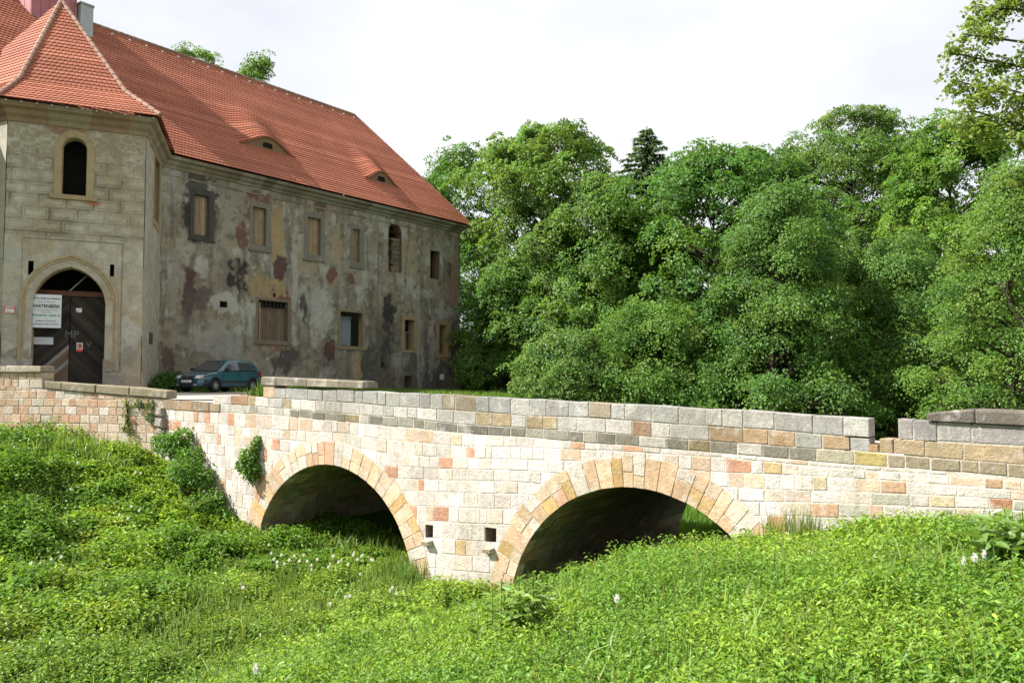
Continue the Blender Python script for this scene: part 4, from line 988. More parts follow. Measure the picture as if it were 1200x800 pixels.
def make_tree(name, label, px, ytop, hw, depth, ybot, col, lobes=40, sprays=18, k=36, size=.22, seed=1, lobe=(.22, .36), flat=.72, rs=.5, loose=0., tpx=None, trunk_r=.28, cat='tree', droop=.25, tilt=0., cone=0., st=1.18, shape=.35, back=.45, group='trees of the wood behind the bridge', w_abs=None, bark=(.07, .055, .042)):
    rng = np.random.default_rng(seed); top = at(px, ytop, depth); bot = at(px, ybot, depth); tb = at(tpx or px, 450, depth)
    gz = float(terrain(tb[0], tb[1])); w = 1.18*(w_abs or hw*depth/FPX); hgt = top[2]-bot[2]
    root = thing(name, label, cat, (tb[0], tb[1], gz), group)
    def rad(h): return w*(.10+.92*(1-h)**cone) if cone else w*np.minimum(1, ((h+.30)/.42)**.5)*np.sqrt(np.clip(1-np.clip((h-shape)/(1.02-shape), 0, 1)**2.1, .02, 1))
    lobes = int(lobes*1.35); h = np.clip(rng.beta(1.0, 1.0, lobes*3), 0, .97); h[:5] = (.97, .94, .92, .9, .86)
    an = rng.uniform(0, 2*math.pi, lobes*3)
    ax = np.stack([bot[0]+(top[0]-bot[0])*h, bot[1]+np.zeros_like(h), bot[2]+hgt*h], 1)
    q = rng.uniform(.5, .96, lobes*3)**.7
    r_l = w*rng.uniform(lobe[0]*.72, lobe[1]*1.05, lobes*3)
    rr = np.maximum(.05, rad(h)*q*np.exp(rng.normal(0, .13, lobes*3))-r_l*.5)
    out = np.stack([np.cos(an), np.sin(an), 0*an], 1)
    keep = (out[:, 1] < .15) | (rng.random(lobes*3) < back); keep[:5] = True
    ce = (ax+out*rr[:, None]); ce[:, 2] -= r_l*.5*(h > .8)
    ce, out, r_l, h = [z[keep][:lobes] for z in (ce, out, r_l, h)]; nl = len(ce)
    # sprays on the outer and upper sides of each lobe
    c = np.repeat(ce, sprays, 0); o = np.repeat(out, sprays, 0); rl = np.repeat(r_l, sprays)
    d = unit(rng.normal(size=(len(c), 3))+o*.55+np.array((0, -.15, .55)))
    sc_ = c+d*(rl*rng.uniform(.5, 1.12, len(c))*np.exp(rng.normal(0, .14, len(c))))[:, None]*np.array((st, st, flat))+rng.normal(0, .12+loose, (len(c), 3))
    nrm = unit(d*.75+np.array((-.12, -.22, .55))+rng.normal(0, .22, (len(c), 3)))
    k = int(k*1.5); pos, D, Nn, L_ = spray_leaves(sc_, nrm, k, rs*1.08, size*.80, rng, droop)
    V, F = leaf_quads(pos, D, Nn, L_, L_*.72, .16)
    lc = np.repeat(tint((1, 1, 1), nl, .10, .06, rng), sprays*k, 0); sc2 = np.repeat(tint((1, 1, 1), len(c), .10, .05, rng), k, 0)
    cols = np.clip((1.70, 1.70, 1.5)*tint(col, len(pos), .15, .07, rng)*lc*sc2, .005, .45)
    crown = link('crown', np_mesh('crown', V-np.array((tb[0], tb[1], gz)), F, cols), M['leaf']); crown.parent = root
    # trunk and limbs
    mb = MB(); H_ = top[2]-gz; n_ = 9; pts = []
    for i in range(n_):
        t = i/(n_-1); x = tb[0]*(1-t)+(ax[:, 0].mean() if tpx is None else top[0])*t
        pts.append(np.array((x+rng.normal(0, .012*H_)*(0 < i), tb[1]+rng.normal(0, .01*H_)*(0 < i), gz-.2+H_*.88*t)))
    mb.tube(pts, [trunk_r*(1-.86*i/(n_-1))*(1.35 if i == 0 else 1) for i in range(n_)], 8, bark)
    for i in range(nl):
        zt = ce[i, 2]-.35*np.linalg.norm(ce[i, :2]-np.array((tb[0], tb[1])))-.3
        t = np.clip((zt-gz)/(H_*.88), .12, .97)*(n_-1); a = int(min(t, n_-2)); s = pts[a]+(pts[a+1]-pts[a])*(t-a)
        m_ = s*.45+ce[i]*.55+rng.normal(0, .15, 3)+np.array((0, 0, .2)); r0 = trunk_r*(.34-.2*(t/(n_-1)))
        mb.tube([s, m_, ce[i]], [r0, r0*.6, r0*.2], 5, bark)
        for _ in range(3):
            e = ce[i]+rnd_dir(1, rng)[0]*r_l[i]*np.array((.9, .9, .6)); mb.tube([m_, (m_+e)/2+np.array((0, 0, .1)), e], [r0*.42, r0*.28, r0*.12], 4, bark)
    mb.v = [tuple(np.array(p)-np.array((tb[0], tb[1], gz))) for p in mb.v]
    t = mb.build('trunk', M['bark'], None); t.parent = root
    return root
def spruce(label, px, ytop, hw, depth, ybot, seed, col=(.035, .065, .022)):
    rng = np.random.default_rng(seed); top = at(px, ytop, depth); w = hw*depth/FPX; gz = float(terrain(top[0], top[1])); bot = at(px, ybot, depth)[2]
    root = thing('spruce_tree', label, 'tree', (top[0], top[1], gz), 'trees of the wood behind the bridge'); O_ = np.array((top[0], top[1], gz))
    P, Dd, Nn = [], [], []; mb = MB(); hgt = top[2]-bot
    mb.tube([O_, (top[0], top[1], (top[2]+gz)/2), top], [.35, .2, .03], 7, (.06, .045, .035))
    for i in range(330):
        t = (i/330)**1.0; z = top[2]-.3-hgt*t*.98; ln = w*(.025+1.02*t**.85)*rng.uniform(.65, 1.15); a = i*2.399+rng.normal(0, .2)
        if math.sin(a) > .5 and rng.random() < .5: continue
        d = np.array((math.cos(a), math.sin(a), 0)); s = np.array((top[0], top[1], z))
        tip = s+d*ln+np.array((0, 0, ln*(.12-.38*t))); mid = (s+tip)/2+np.array((0, 0, .08*ln)); mb.tube([s, mid, tip], [.035, .02, .006], 4, (.06, .045, .035))
        n = int(26+ln*34); q = rng.random(n)**.7; sd = np.array((-d[1], d[0], 0))
        pos = s+(tip-s)*q[:, None]+np.array((0, 0, 1))*(.3*ln*q*(1-q))[:, None]; side = rng.choice((-1, 1), n)
        dd = d*.8+sd*side[:, None]*rng.uniform(.2, .9, n)[:, None]+np.array((0, 0, 1))*rng.uniform(-.9, .15, n)[:, None]
        P.append(pos); Dd.append(dd); Nn.append(np.array((0, 0, 1))+rng.normal(0, .3, (n, 3)))
    P, Dd, Nn = map(np.concatenate, (P, Dd, Nn)); L_ = rng.uniform(.22, .5, len(P))
    V, F = leaf_quads(P, Dd, Nn, L_, L_*.3, .2)
    c = link('crown', np_mesh('crown', V-O_, F, tint(col, len(P), .2, .08, rng)), M['leaf']); c.parent = root
    mb.v = [tuple(np.array(p)-O_) for p in mb.v]; t = mb.build('trunk', M['bark'], None); t.parent = root
G1, G2, G3, G4 = (.085, .165, .025), (.062, .130, .022), (.095, .160, .030), (.105, .165, .035)
make_tree('broadleaf_tree', 'loose dark leaved tree rising directly behind the castle corner', 532, 168, 54, 68, 470, G2, 42, 13, 36, .22, 11, loose=.35, lobe=(.24, .36))
make_tree('broadleaf_tree', 'tall broad dome crowned maple between castle corner and spruce', 638, 147, 90, 60, 470, (.085, .145, .026), 96, 15, 36, .24, 12, lobe=(.19, .31), shape=.6)
spruce('dark pointed spruce standing above the leafy crowns', 758, 148, 118, 60, 400, 5, (.085, .145, .05))
make_tree('broadleaf_tree', 'mid height pale green tree in front of the spruce', 695, 206, 72, 54, 475, (.085, .150, .034), 66, 14, 38, .21, 13, lobe=(.22, .36), shape=.25)
make_tree('broadleaf_tree', 'big rounded deep green maple near the middle of the wood', 840, 176, 114, 52, 478, (.062, .128, .026), 116, 15, 36, .23, 14, lobe=(.18, .29), shape=.5)
make_tree('broadleaf_tree', 'round topped olive green linden, highest of the right hand trees', 998, 134, 84, 66, 430, (.080, .138, .032), 125, 15, 36, .22, 15, lobe=(.19, .31), shape=.58)
make_tree('broadleaf_tree', 'bright green tree with ragged top right of the olive linden', 1118, 134, 72, 57, 480, (.085, .155, .024), 84, 14, 38, .22, 16, lobe=(.2, .34), loose=.25)
make_tree('broadleaf_tree', 'slender layered linden whose low sprays hang over the parapet gap', 912, 208, 96, 44, 492, (.072, .134, .032), 78, 13, 34, .17, 17, flat=.30, st=1.45, rs=.62, droop=.45, lobe=(.13, .24), cone=.85, loose=.05)
make_tree('broadleaf_tree', 'wide low linden with layered sprays behind the broken parapet', 1046, 272, 112, 47, 490, (.070, .130, .03), 84, 13, 34, .17, 18, flat=.30, st=1.45, rs=.62, droop=.45, lobe=(.12, .23), cone=.8, loose=.05)
make_tree('broadleaf_tree', 'airy lime green tree with hanging layers at the right end of the wood', 1190, 188, 88, 37, 484, (.084, .150, .032), 74, 12, 34, .14, 19, flat=.28, st=1.45, rs=.5, droop=.5, loose=.1, lobe=(.13, .25), cone=.55)
make_tree('broadleaf_tree', 'young bushy tree at the foot of the wood beside the castle corner', 596, 300, 52, 56, 472, (.07, .13, .028), 44, 13, 36, .2, 20, lobe=(.25, .4))
make_tree('broadleaf_tree', 'small pale bushy tree low behind the parapet below the mid height tree', 664, 392, 58, 46, 500, (.088, .15, .04), 54, 13, 34, .17, 21, lobe=(.2, .34), trunk_r=.12, loose=.14, flat=.5, rs=.55, droop=.35, shape=.1)
make_tree('broadleaf_tree', 'small spreading maple low in front of the big deep green maple', 768, 352, 78, 47, 500, (.078, .145, .03), 66, 13, 34, .18, 22, lobe=(.18, .32), trunk_r=.14, loose=.16, flat=.5, rs=.6, droop=.35, shape=.05)
make_tree('broadleaf_tree', 'shady bush sized tree filling the dark hollow behind the parapet gap', 985, 420, 66, 58, 500, G2, 34, 12, 34, .2, 23, trunk_r=.14)
make_tree('broadleaf_tree', 'dark tree deep in the wood behind the lime green tree', 1150, 300, 90, 74, 480, G2, 48, 12, 34, .26, 24)
make_tree('broadleaf_tree', 'dark tree deep in the wood behind the big deep green maple', 800, 270, 110, 80, 470, G2, 56, 12, 34, .28, 25)
make_tree('broadleaf_tree', 'dark tree deep in the wood behind the slender linden', 930, 260, 100, 84, 470, G2, 52, 12, 34, .28, 26)
make_tree('broadleaf_tree', 'dark tree deep in the wood behind the young bushy tree', 570, 270, 70, 84, 475, G2, 40, 12, 34, .28, 27)
make_tree('broadleaf_tree', 'dark tree deep in the wood behind the mid height pale tree', 690, 270, 90, 86, 475, G2, 46, 12, 34, .28, 28)
make_tree('broadleaf_tree', 'dark tree deep in the wood behind the olive linden', 1020, 230, 100, 80, 480, G2, 52, 12, 34, .28, 31)
make_tree('broadleaf_tree', 'low dark tree in the shadow under the big deep green maple', 860, 380, 90, 60, 505, G2, 44, 12, 34, .24, 32, trunk_r=.16)
make_tree('broadleaf_tree', 'low dark tree in the shadow at the right end of the wood', 1100, 390, 100, 56, 505, G2, 44, 12, 34, .24, 33, trunk_r=.16)
make_tree('broadleaf_tree', 'low dark tree in the shadow under the tall dome crowned maple', 625, 400, 70, 66, 490, G2, 40, 12, 34, .26, 34, trunk_r=.16)
make_tree('broadleaf_tree', 'low dark tree in the shadow under the mid height pale tree', 725, 395, 70, 62, 495, G2, 40, 12, 34, .26, 35, trunk_r=.16)
make_tree('broadleaf_tree', 'shady tree in the far row between the olive linden and the ragged bright tree', 1075, 225, 70, 78, 480, G2, 46, 12, 34, .27, 36)
make_tree('broadleaf_tree', 'shady tree in the far row at the right end of the picture', 1215, 215, 80, 66, 480, G1, 50, 12, 34, .25, 37)
make_tree('broadleaf_tree', 'shady tree in the far row behind the spruce', 745, 245, 80, 76, 470, G1, 50, 12, 34, .26, 38)
make_tree('broadleaf_tree', 'treetop showing above the roof ridge, left one of two', 232, 50, 40, 76, 330, (.075, .135, .028), 34, 12, 34, .22, 29, group='trees behind the castle')
make_tree('broadleaf_tree', 'treetop showing above the roof ridge, right one of two', 300, 62, 27, 78, 330, (.07, .13, .028), 26, 12, 34, .22, 30, group='trees behind the castle', loose=.3)
# near tree whose branches hang into the top right corner
def overhang():
    rng = np.random.default_rng(44); tb = at(1395, 450, 25); gz = float(terrain(tb[0], tb[1])); O_ = np.array((tb[0], tb[1], gz))
    root = thing('linden_tree', 'near tree reaching lime green branches into the upper right corner', 'tree', O_)
    mb = MB(); bark = (.06, .05, .04); top = at(1380, -260, 25)
    tr = [O_-np.array((0, 0, .2)), at(1390, 250, 25), at(1384, 60, 25), top]; mb.tube(tr, [.42, .34, .27, .06], 9, bark)
    C = []
    main = [(1128, 40, 24.5, 60), (1112, 62, 25, 100), (1140, 8, 25.5, 10), (1165, 100, 24.2, 150), (1122, 95, 25.2, 150), (1135, 128, 24.6, 190), (1185, 150, 24.4, 220), (1215, 190, 24.8, 260), (1180, -40, 25, -60), (1210, 60, 23.6, 40), (1250, 120, 24, 120), (1300, 150, 26, 160), (1320, -80, 25, -120), (1480, 40, 25, 20), (1500, 160, 26, 150), (1440, -100, 25, -150)]
    for ex, ey, dp, sy in main:
        s = at(1386, min(sy, 250)+40, 25); e = at(ex, ey, dp); m_ = s*.5+e*.5+np.array((0, 0, .35)); mb.tube([s, m_, e], [.10, .06, .018], 6, bark)
        for _ in range(15):
            q = rng.uniform(.3, 1.0)**.8; b = (s*(1-q)+e*q)+np.array((0, 0, .35*4*q*(1-q)*.5)); f = b+np.array((-abs(rng.normal(0, .55)) if ex < 1386 else abs(rng.normal(0, .6)), rng.normal(0, .5), rng.normal(-.12, .42)))
            mb.tube([b, (b+f)/2+np.array((0, 0, .06)), f], [.022, .014, .005], 4, bark)
            for t in np.linspace(.35, 1.05, 4): C.append(b+(f-b)*t+rng.normal(0, .1, 3))
    C = np.array(C); nrm = unit(np.array((0, 0, 1))+rng.normal(0, .3, C.shape)); pos, D, Nn, L_ = spray_leaves(C, nrm, 22, .30, .13, rng, .5)
    V, F = leaf_quads(pos, D, Nn, L_, L_*.8, .12)
    c = link('crown', np_mesh('crown', V-O_, F, 1.5*tint((.135, .18, .04), len(pos), .16, .08, rng)), M['leaf']); c.parent = root
    mb.v = [tuple(np.array(p)-O_) for p in mb.v]; t = mb.build('trunk', M['bark'], None); t.parent = root
overhang()
# ---- ground cover
def scatter(n, x0, x1, y0, y1, rng): return rng.uniform(x0, x1, n), rng.uniform(y0, y1, n)
def field(seed, dens, x0, x1, y0, y1, keepf):
    """random points of density dens(distance) per square metre inside the (widened) view"""
    rng = np.random.default_rng(seed); mx = dens(np.array([3.0]))[0]; n = int((x1-x0)*(y1-y0)*mx); x, y = scatter(n, x0, x1, y0, y1, rng)
    d = np.hypot(x, y); k = rng.random(n) < dens(d)/mx; x, y, d = x[k], y[k], d[k]
    px = 600+FPX*x/np.maximum(y, .5); inn = (px > -260) & (px < 1460); k = (y > 1.6) & (px > -700) & (px < 2600) & (d > 2.2) & (inn | (rng.random(len(x)) < .55))
    x, y, d = x[k], y[k], d[k]; u, v = BR.us(x, y); lu, ls = LW.us(x, y)
    k = keepf(u, v, lu, ls, x, y, rng); return x[k], y[k], d[k], u[k], v[k], rng
front = lambda u, v, ls: np.where(u < UL-.3, (v > .03) | ((v > -3) & ((np.abs(u-5.35) < 3.1) | (np.abs(u-14.94) < 3.1))), ls > .05)
def plants(x, y, z, h, rng, levels, per, size, tilt=.25, spread=.05):
    """stems carrying whorls of leaves -> arrays for leaf_six"""
    n = len(x); C, D, Nn, L_, T = [], [], [], [], []
    a0 = rng.uniform(0, 2*math.pi, n); lean = rng.normal(0, .16, (n, 2))
    for i in range(levels):
        t = .35+.65*(i+rng.uniform(0, .5, n))/levels
        for j in range(per):
            a = a0+i*math.pi/2+j*2*math.pi/per+rng.normal(0, .3, n); d = np.stack([np.cos(a), np.sin(a), rng.normal(-tilt, .22, n)], 1)
            c = np.stack([x+lean[:, 0]*h*t, y+lean[:, 1]*h*t, z+h*t], 1)+d*spread*np.array((1, 1, 0))
            C.append(c); D.append(d); Nn.append(np.array((0, 0, 1.))+rng.normal(0, .32, (n, 3))); L_.append(size*(1.15-.75*np.clip(t-.55, 0, 1)*1.2)*rng.uniform(.75, 1.2, n)); T.append(t)
    return map(np.concatenate, (C, D, Nn, L_, T))
def split_u(x, y): return 7.2+1.6*(fbm(x*.3, y*.3, 91, 3)-.5)
dn = lambda d: np.clip(260*(6.5/np.maximum(d, 1)), 70, 260)
x, y, d, u, v, rng = field(101, dn, -22, 22, 1.6, 32, lambda u, v, lu, ls, x, y, r: front(u, v, ls) & (u < split_u(x, y)+r.normal(0, .5, len(u))))
h = (.12+.30*fbm(x*.5, y*.5, 92, 4)+.22*smooth(.5, .68, fbm(x*.95, y*.95, 192, 4)))*rng.uniform(.6, 1.25, len(x)); h = h*(1-.35*np.exp(-np.maximum(v, 0)/.5)); sz = .060*np.clip(d/9, .92, 1.6)*(.7+.6*fbm(x*.9, y*.9, 93, 3))*rng.uniform(.75, 1.3, len(x))
C, D, Nn, L_, T = plants(x, y, terrain(x, y), h, rng, 5, 2, sz, .3, .025)
V, F = leaf_six(C, D, Nn, L_, L_*.48)
pt = fbm(np.tile(x, 10)*.45, np.tile(y, 10)*.45, 94, 4)
base = lerp(lerp(np.ones((len(C), 3))*np.array((.070, .160, .022)), np.array((.105, .20, .026)), smooth(.42, .62, pt)), np.array((.125, .215, .034)), smooth(.8, 1, T)*.5)
cl_ = np.clip((1.95, 1.62, 1.45)*base*tint((1, 1, 1), len(C), .22, .10, rng), .004, .55); o = link('nettles', np_mesh('nettles', V, F, np.tile(cl_, (2, 1))), M['herb']); tag(o, 'bright green nettles covering the near right bank', 'nettles', None, 'stuff')
# brambles and mixed herbs on the left bank
dn2 = lambda d: np.clip(190*(8/np.maximum(d, 1)), 56, 150)
x, y, d, u, v, rng = field(103, dn2, -34, 8, 4, 36, lambda u, v, lu, ls, x, y, r: front(u, v, ls) & (u > split_u(x, y)+r.normal(0, .5, len(u))))
mound = smooth(.40, .68, fbm(x*.62, y*.62, 95, 4)); dit = np.exp(-((u-11.5)/2.8)**2); mound = mound*(1-.45*dit)
h = (.16+.72*mound)*rng.uniform(.6, 1.2, len(x))*(1-.4*np.exp(-np.maximum(v, 0)/.4)); sz = .085*np.clip(d/13, .85, 1.4)*(1-.25*dit)
C, D, Nn, L_, T = plants(x, y, terrain(x, y), h, rng, 4, 3, sz, .12, .05)
V, F = leaf_six(C, D, Nn, L_, L_*.66)
k12 = 12; pt = np.tile(fbm(x*.5+3, y*.5, 96, 4), k12); dt_ = np.tile(dit, k12)
yl = np.tile(smooth(.63, .72, fbm(x*1.1+8, y*1.1, 97, 4)), k12)
base = lerp(lerp(np.ones((len(C), 3))*np.array((.062, .135, .020)), np.array((.115, .20, .024)), smooth(.42, .6, pt)), np.array((.10, .17, .035)), dt_*.6); base = lerp(base, np.array((.14, .18, .026)), yl*.4)
cl_ = np.clip((2.1, 1.82, 1.5)*base*tint((1, 1, 1), len(C), .22, .10, rng), .004, .55); o = link('brambles', np_mesh('brambles', V, F, np.tile(cl_, (2, 1))), M['herb']); tag(o, 'tangled brambles and herbs covering the left bank', 'brambles', None, 'stuff')
# grass blades
def blades(x, y, z, h, w, rng, lean=.35):
    n = len(x); a = rng.uniform(0, 2*math.pi, n); b = rng.uniform(0, 2*math.pi, n); l = np.abs(rng.normal(0, lean, n))
    s = np.stack([np.cos(a), np.sin(a), 0*a], 1)*w[:, None]; dr = np.stack([np.cos(b)*l, np.sin(b)*l, 0*a], 1)
    p0 = np.stack([x, y, z-.02], 1); m_ = p0+np.array((0, 0, 1))*h[:, None]*.55+dr*h[:, None]*.3; t = p0+np.array((0, 0, 1))*(h*(1-.3*l))[:, None]+dr*h[:, None]
    V = np.stack([p0-s, p0+s, m_+s*.8, m_-s*.8, t+s*.12, t-s*.12], 1).reshape(-1, 3); i = np.arange(n)[:, None]*6
    return V, np.concatenate([i+np.array([[0, 1, 2, 3]]), i+np.array([[3, 2, 4, 5]])])
GV, GF, GC, off = [], [], [], 0
def add_blades(x, y, z, h, w, col, rng, lean=.35):
    global off
    V, F = blades(x, y, z, h, w, rng, lean); c = tint(col, len(x), .2, .1, rng)*(1.65, 1.5, 1.4)
    GV.append(V); GF.append(F+off); GC.append(np.tile(c, (2, 1))); off += len(V)
dn3 = lambda d: np.clip(420*(9/np.maximum(d, 1)), 120, 420)
x, y, d, u, v, rng = field(105, dn3, -34, 12, 4, 36, lambda u, v, lu, ls, x, y, r: front(u, v, ls) & (r.random(len(u)) < np.clip(.42*np.exp(-((u-11.3)/3.2)**2)*smooth(.38, .55, fbm(x*.7, y*.7, 198, 4))*1.6+.10*(u < 7)+.9*smooth(.55, .7, fbm(x*.45, y*.45, 98, 4))*(u > 7)+.3*np.exp(-np.maximum(v, 0)/.7)*smooth(.45, .6, fbm(u*.8, v*0, 99, 2))+.9*(u > 23.5)*np.exp(-np.abs(ls-.9)/.7), 0, 1)))
add_blades(x, y, terrain(x, y), rng.uniform(.22, .6, len(x))*(.6+.7*fbm(x*.8, y*.8, 12, 3)), (.005+.0005*d)*rng.uniform(.6, 1.5, len(x)), (.11, .175, .042), rng, .5)
x, y, d, u, v, rng = field(107, lambda d: np.clip(4*(6/np.maximum(d, 1)), .7, 4), -30, 14, 3, 34, lambda u, v, lu, ls, x, y, r: front(u, v, ls) & (v > .2) & (fbm(x*.8, y*.8, 41, 3) > .46))
add_blades(x, y, terrain(x, y), rng.uniform(.4, .8, len(x)), .003+.0003*d, (.13, .15, .05), rng, .3)
rng = np.random.default_rng(7)
def rect_pts(fr, u0, u1, s0, s1, n): 
    u = rng.uniform(u0, u1, n); s = rng.uniform(s0, s1, n); p = fr(u, s, 0.0*u); return p[:, 0], p[:, 1], u, s
x, y, u, s = rect_pts(FA, 9, 21.5, .1, 13, 30000); bu, bv = BR.us(x, y); k = (bv < -WB-.4) & (fbm(x*.5, y*.5, 31, 4) > .3); x, y = x[k], y[k]
add_blades(x, y, terrain(x, y), rng.uniform(.08, .34, len(x))*(.6+.8*fbm(x, y, 33, 3)), np.full(len(x), .02), (.09, .16, .03), rng)
x, y, u, s = rect_pts(FA, uJ+.2, 12, .05, .9, 5000); add_blades(x, y, terrain(x, y), rng.uniform(.1, .4, len(x)), np.full(len(x), .02), (.06, .12, .025), rng)
x, y, u, s = rect_pts(BR, 2, 14, -WB-16, -WB-.1, 26000); add_blades(x, y, terrain(x, y), rng.uniform(.2, .5, len(x)), np.full(len(x), .022), (.085, .17, .03), rng)
x, y, u, s = rect_pts(BR, 1.5, 2.4, .02, .5, 150); add_blades(x, y, terrain(x, y), rng.uniform(.45, .85, len(x)), np.full(len(x), .009), (.13, .18, .05), rng, .2)
x, y, u, s = rect_pts(BR, 11.2, 12.4, .02, .9, 260); add_blades(x, y, terrain(x, y), rng.uniform(.4, .8, len(x)), np.full(len(x), .012), (.09, .16, .035), rng, .25)
x, y, u, s = rect_pts(BR, 12.3, 15.8, PB-.9, PB-.06, 2600); z_ = T2(u)-.2; add_blades(x, y, z_, rng.uniform(.5, .75, len(x))*(.5+1.0*fbm(u*1.5, s, 61, 3)), np.full(len(x), .014), (.09, .17, .03), rng, .2)
o = link('grass', np_mesh('grass', np.concatenate(GV), np.concatenate(GF), np.concatenate(GC)), M['herb']); tag(o, 'green grass blades in the ditch, along the walls and on the castle verge', 'grass', None, 'stuff')
# ---- single plants
def cloud(name, label, blobs, n, size, col, seed, cat='shrub', six=False, group=None, stems=True, up=.6, mat='herb', on=None):
    rng = np.random.default_rng(seed); C = []; wts = np.array([b[3]*b[4]*b[5] for b in blobs])**.67; wts /= wts.sum(); cc = []
    for b, wt in zip(blobs, wts):
        k = int(n*wt); d = rnd_dir(k, rng); r = rng.uniform(.3, 1, k)**.4*np.exp(rng.normal(0, .16, k)); C.append(np.array(b[:3])+d*r[:, None]*np.array(b[3:6])); cc.append(d)
    C = np.concatenate(C); cc = np.concatenate(cc); O_ = np.array(on if on is not None else blobs[0][:3])
    D = unit(cc*.6+rng.normal(0, .6, C.shape)+np.array((0, 0, -.2))); Nn = unit(cc*.5+np.array((0, 0, up))+rng.normal(0, .35, C.shape)); L_ = size*rng.uniform(.65, 1.3, len(C))
    root = thing(name, label, cat, O_, group); V, F = leaf_six(C, D, Nn, L_, L_*.6); cl = 1.5*tint(col, len(C), .18, .1, rng)
    f = link('foliage', np_mesh('foliage', V-O_, F, np.tile(cl, (2, 1))), M[mat]); f.parent = root
    mb = MB()
    for b in blobs:
        for _ in range(4): mb.tube([(0, 0, 0), np.array(b[:3])-O_+rng.normal(0, .1, 3)*np.array(b[3:6]), np.array(b[:3])-O_+rnd_dir(1, rng)[0]*np.array(b[3:6])*.8], [.02, .012, .004], 4, (.07, .06, .03))
    s = mb.build('stem', M['bark'], None); s.parent = root
    return root
def on_face(px, py, s): u, z = BR.uz(px, py, s); return BR(u, s, z)
B_ = [(*on_face(293, 536, .2), .28, .22, .34), (*on_face(301, 520, .1), .13, .12, .2), (*on_face(295, 553, .18), .28, .2, .28), (*on_face(285, 545, .2), .2, .18, .2)]
cloud('wall_shrub', 'leafy green shrub growing out of the bridge face beside the far arch', B_, 1500, .10, (.085, .16, .028), 51, on=on_face(300, 540, .0))
bb = []
for px, py, s, r in ((213, 512, .35, .42), (203, 524, .5, .5), (222, 535, .5, .45), (192, 518, .6, .45), (235, 560, .5, .5), (216, 552, .9, .6), (250, 585, .4, .42), (262, 603, .35, .35), (236, 590, .8, .5)):
    bb.append((*on_face(px, py, s*.85), r*.86, r*.86, r*.68))
bg_ = ground_hit(205, 560); cloud('bush', 'dense dark green bush against the castle end of the bridge', bb, 4600, .11, (.085, .17, .026), 52, 'bush', on=(*bb[5][:2], float(terrain(bb[5][0], bb[5][1]))))
p = SI(3.6, .9, -.45); cloud('bush', 'low dark grassy bush in the corner beside the gatehouse', [(*SI(3.2, .7, -.1), .7, .6, .5), (*SI(4.3, .8, .0), .7, .6, .55), (*SI(2.2, .5, -.2), .5, .4, .35)], 2600, .14, (.05, .11, .02), 53, 'bush', on=p)
p = at(22, 500, 26.5); z_ = float(terrain(p[0], p[1])); cloud('bush', 'bright leafy bush under the left end of the retaining wall', [(p[0]-.5, p[1], z_+.3, .8, .6, .5), (p[0]+.5, p[1]+.2, z_+.2, .6, .5, .4), (p[0]-1.6, p[1], z_+.3, .8, .6, .6)], 2600, .12, (.085, .16, .025), 54, 'bush', on=(p[0], p[1], z_))
mu, mz = LW.uz(150, 488); cloud('creeper', 'straggling light green creeper on the crack in the retaining wall', [(*LW(mu+dx, .08, mz+dz), .12, .08, .14) for dx, dz in ((0, .3), (.06, .05), (-.02, -.2), (.1, -.42), (-.15, -.5), (.02, .55))], 230, .075, (.12, .18, .03), 55, 'plant', on=LW(mu, 0, mz))
for px, py, sd, lab in ((177, 474, 56, 'small green tuft rooted high in the broken wall corner'), (177, 489, 57, 'second small tuft lower in the broken wall corner'), (164, 473, 59, 'tiny green tuft left of the others in the broken wall corner')):
    u_, z_ = LW.uz(px, py) if LW.uz(px, py)[0] > 0 else (0, 0)
    q = LW(u_, .06, z_) if u_ > 0 else on_face(px, py, .06); cloud('wall_tuft', lab, [(*q, .16, .1, .15)], 120, .08, (.07, .13, .03), sd, 'plant', group='tufts in the broken wall corner', on=q)
# grassy tuft right of the car
def tuft(label, fr, u0, u1, s0, s1, n, h, z, seed, col=(.11, .19, .03)):
    rg = np.random.default_rng(seed); u = rg.normal((u0+u1)/2, (u1-u0)/4, n); s = rg.uniform(s0, s1, n); p = fr(u, s, 0*u)
    V, F = blades(p[:, 0], p[:, 1], np.full(n, z), h*rg.uniform(.55, 1.1, n)*np.exp(-((u-(u0+u1)/2)/(u1-u0))**2), np.full(n, .018), rg, .4)
    tag(link('grass_tuft', np_mesh('grass_tuft', V, F, np.tile(tint(col, n, .2, .1, rg), (2, 1))), M['herb']), label, 'grass tuft')
uc = UX(291, 458); tuft('tall bright grass tuft on the road edge right of the parked car', BR, uc-1.1, uc+1.1, -1.4, -.55, 900, .85, float(T2(uc))+.0, 60)
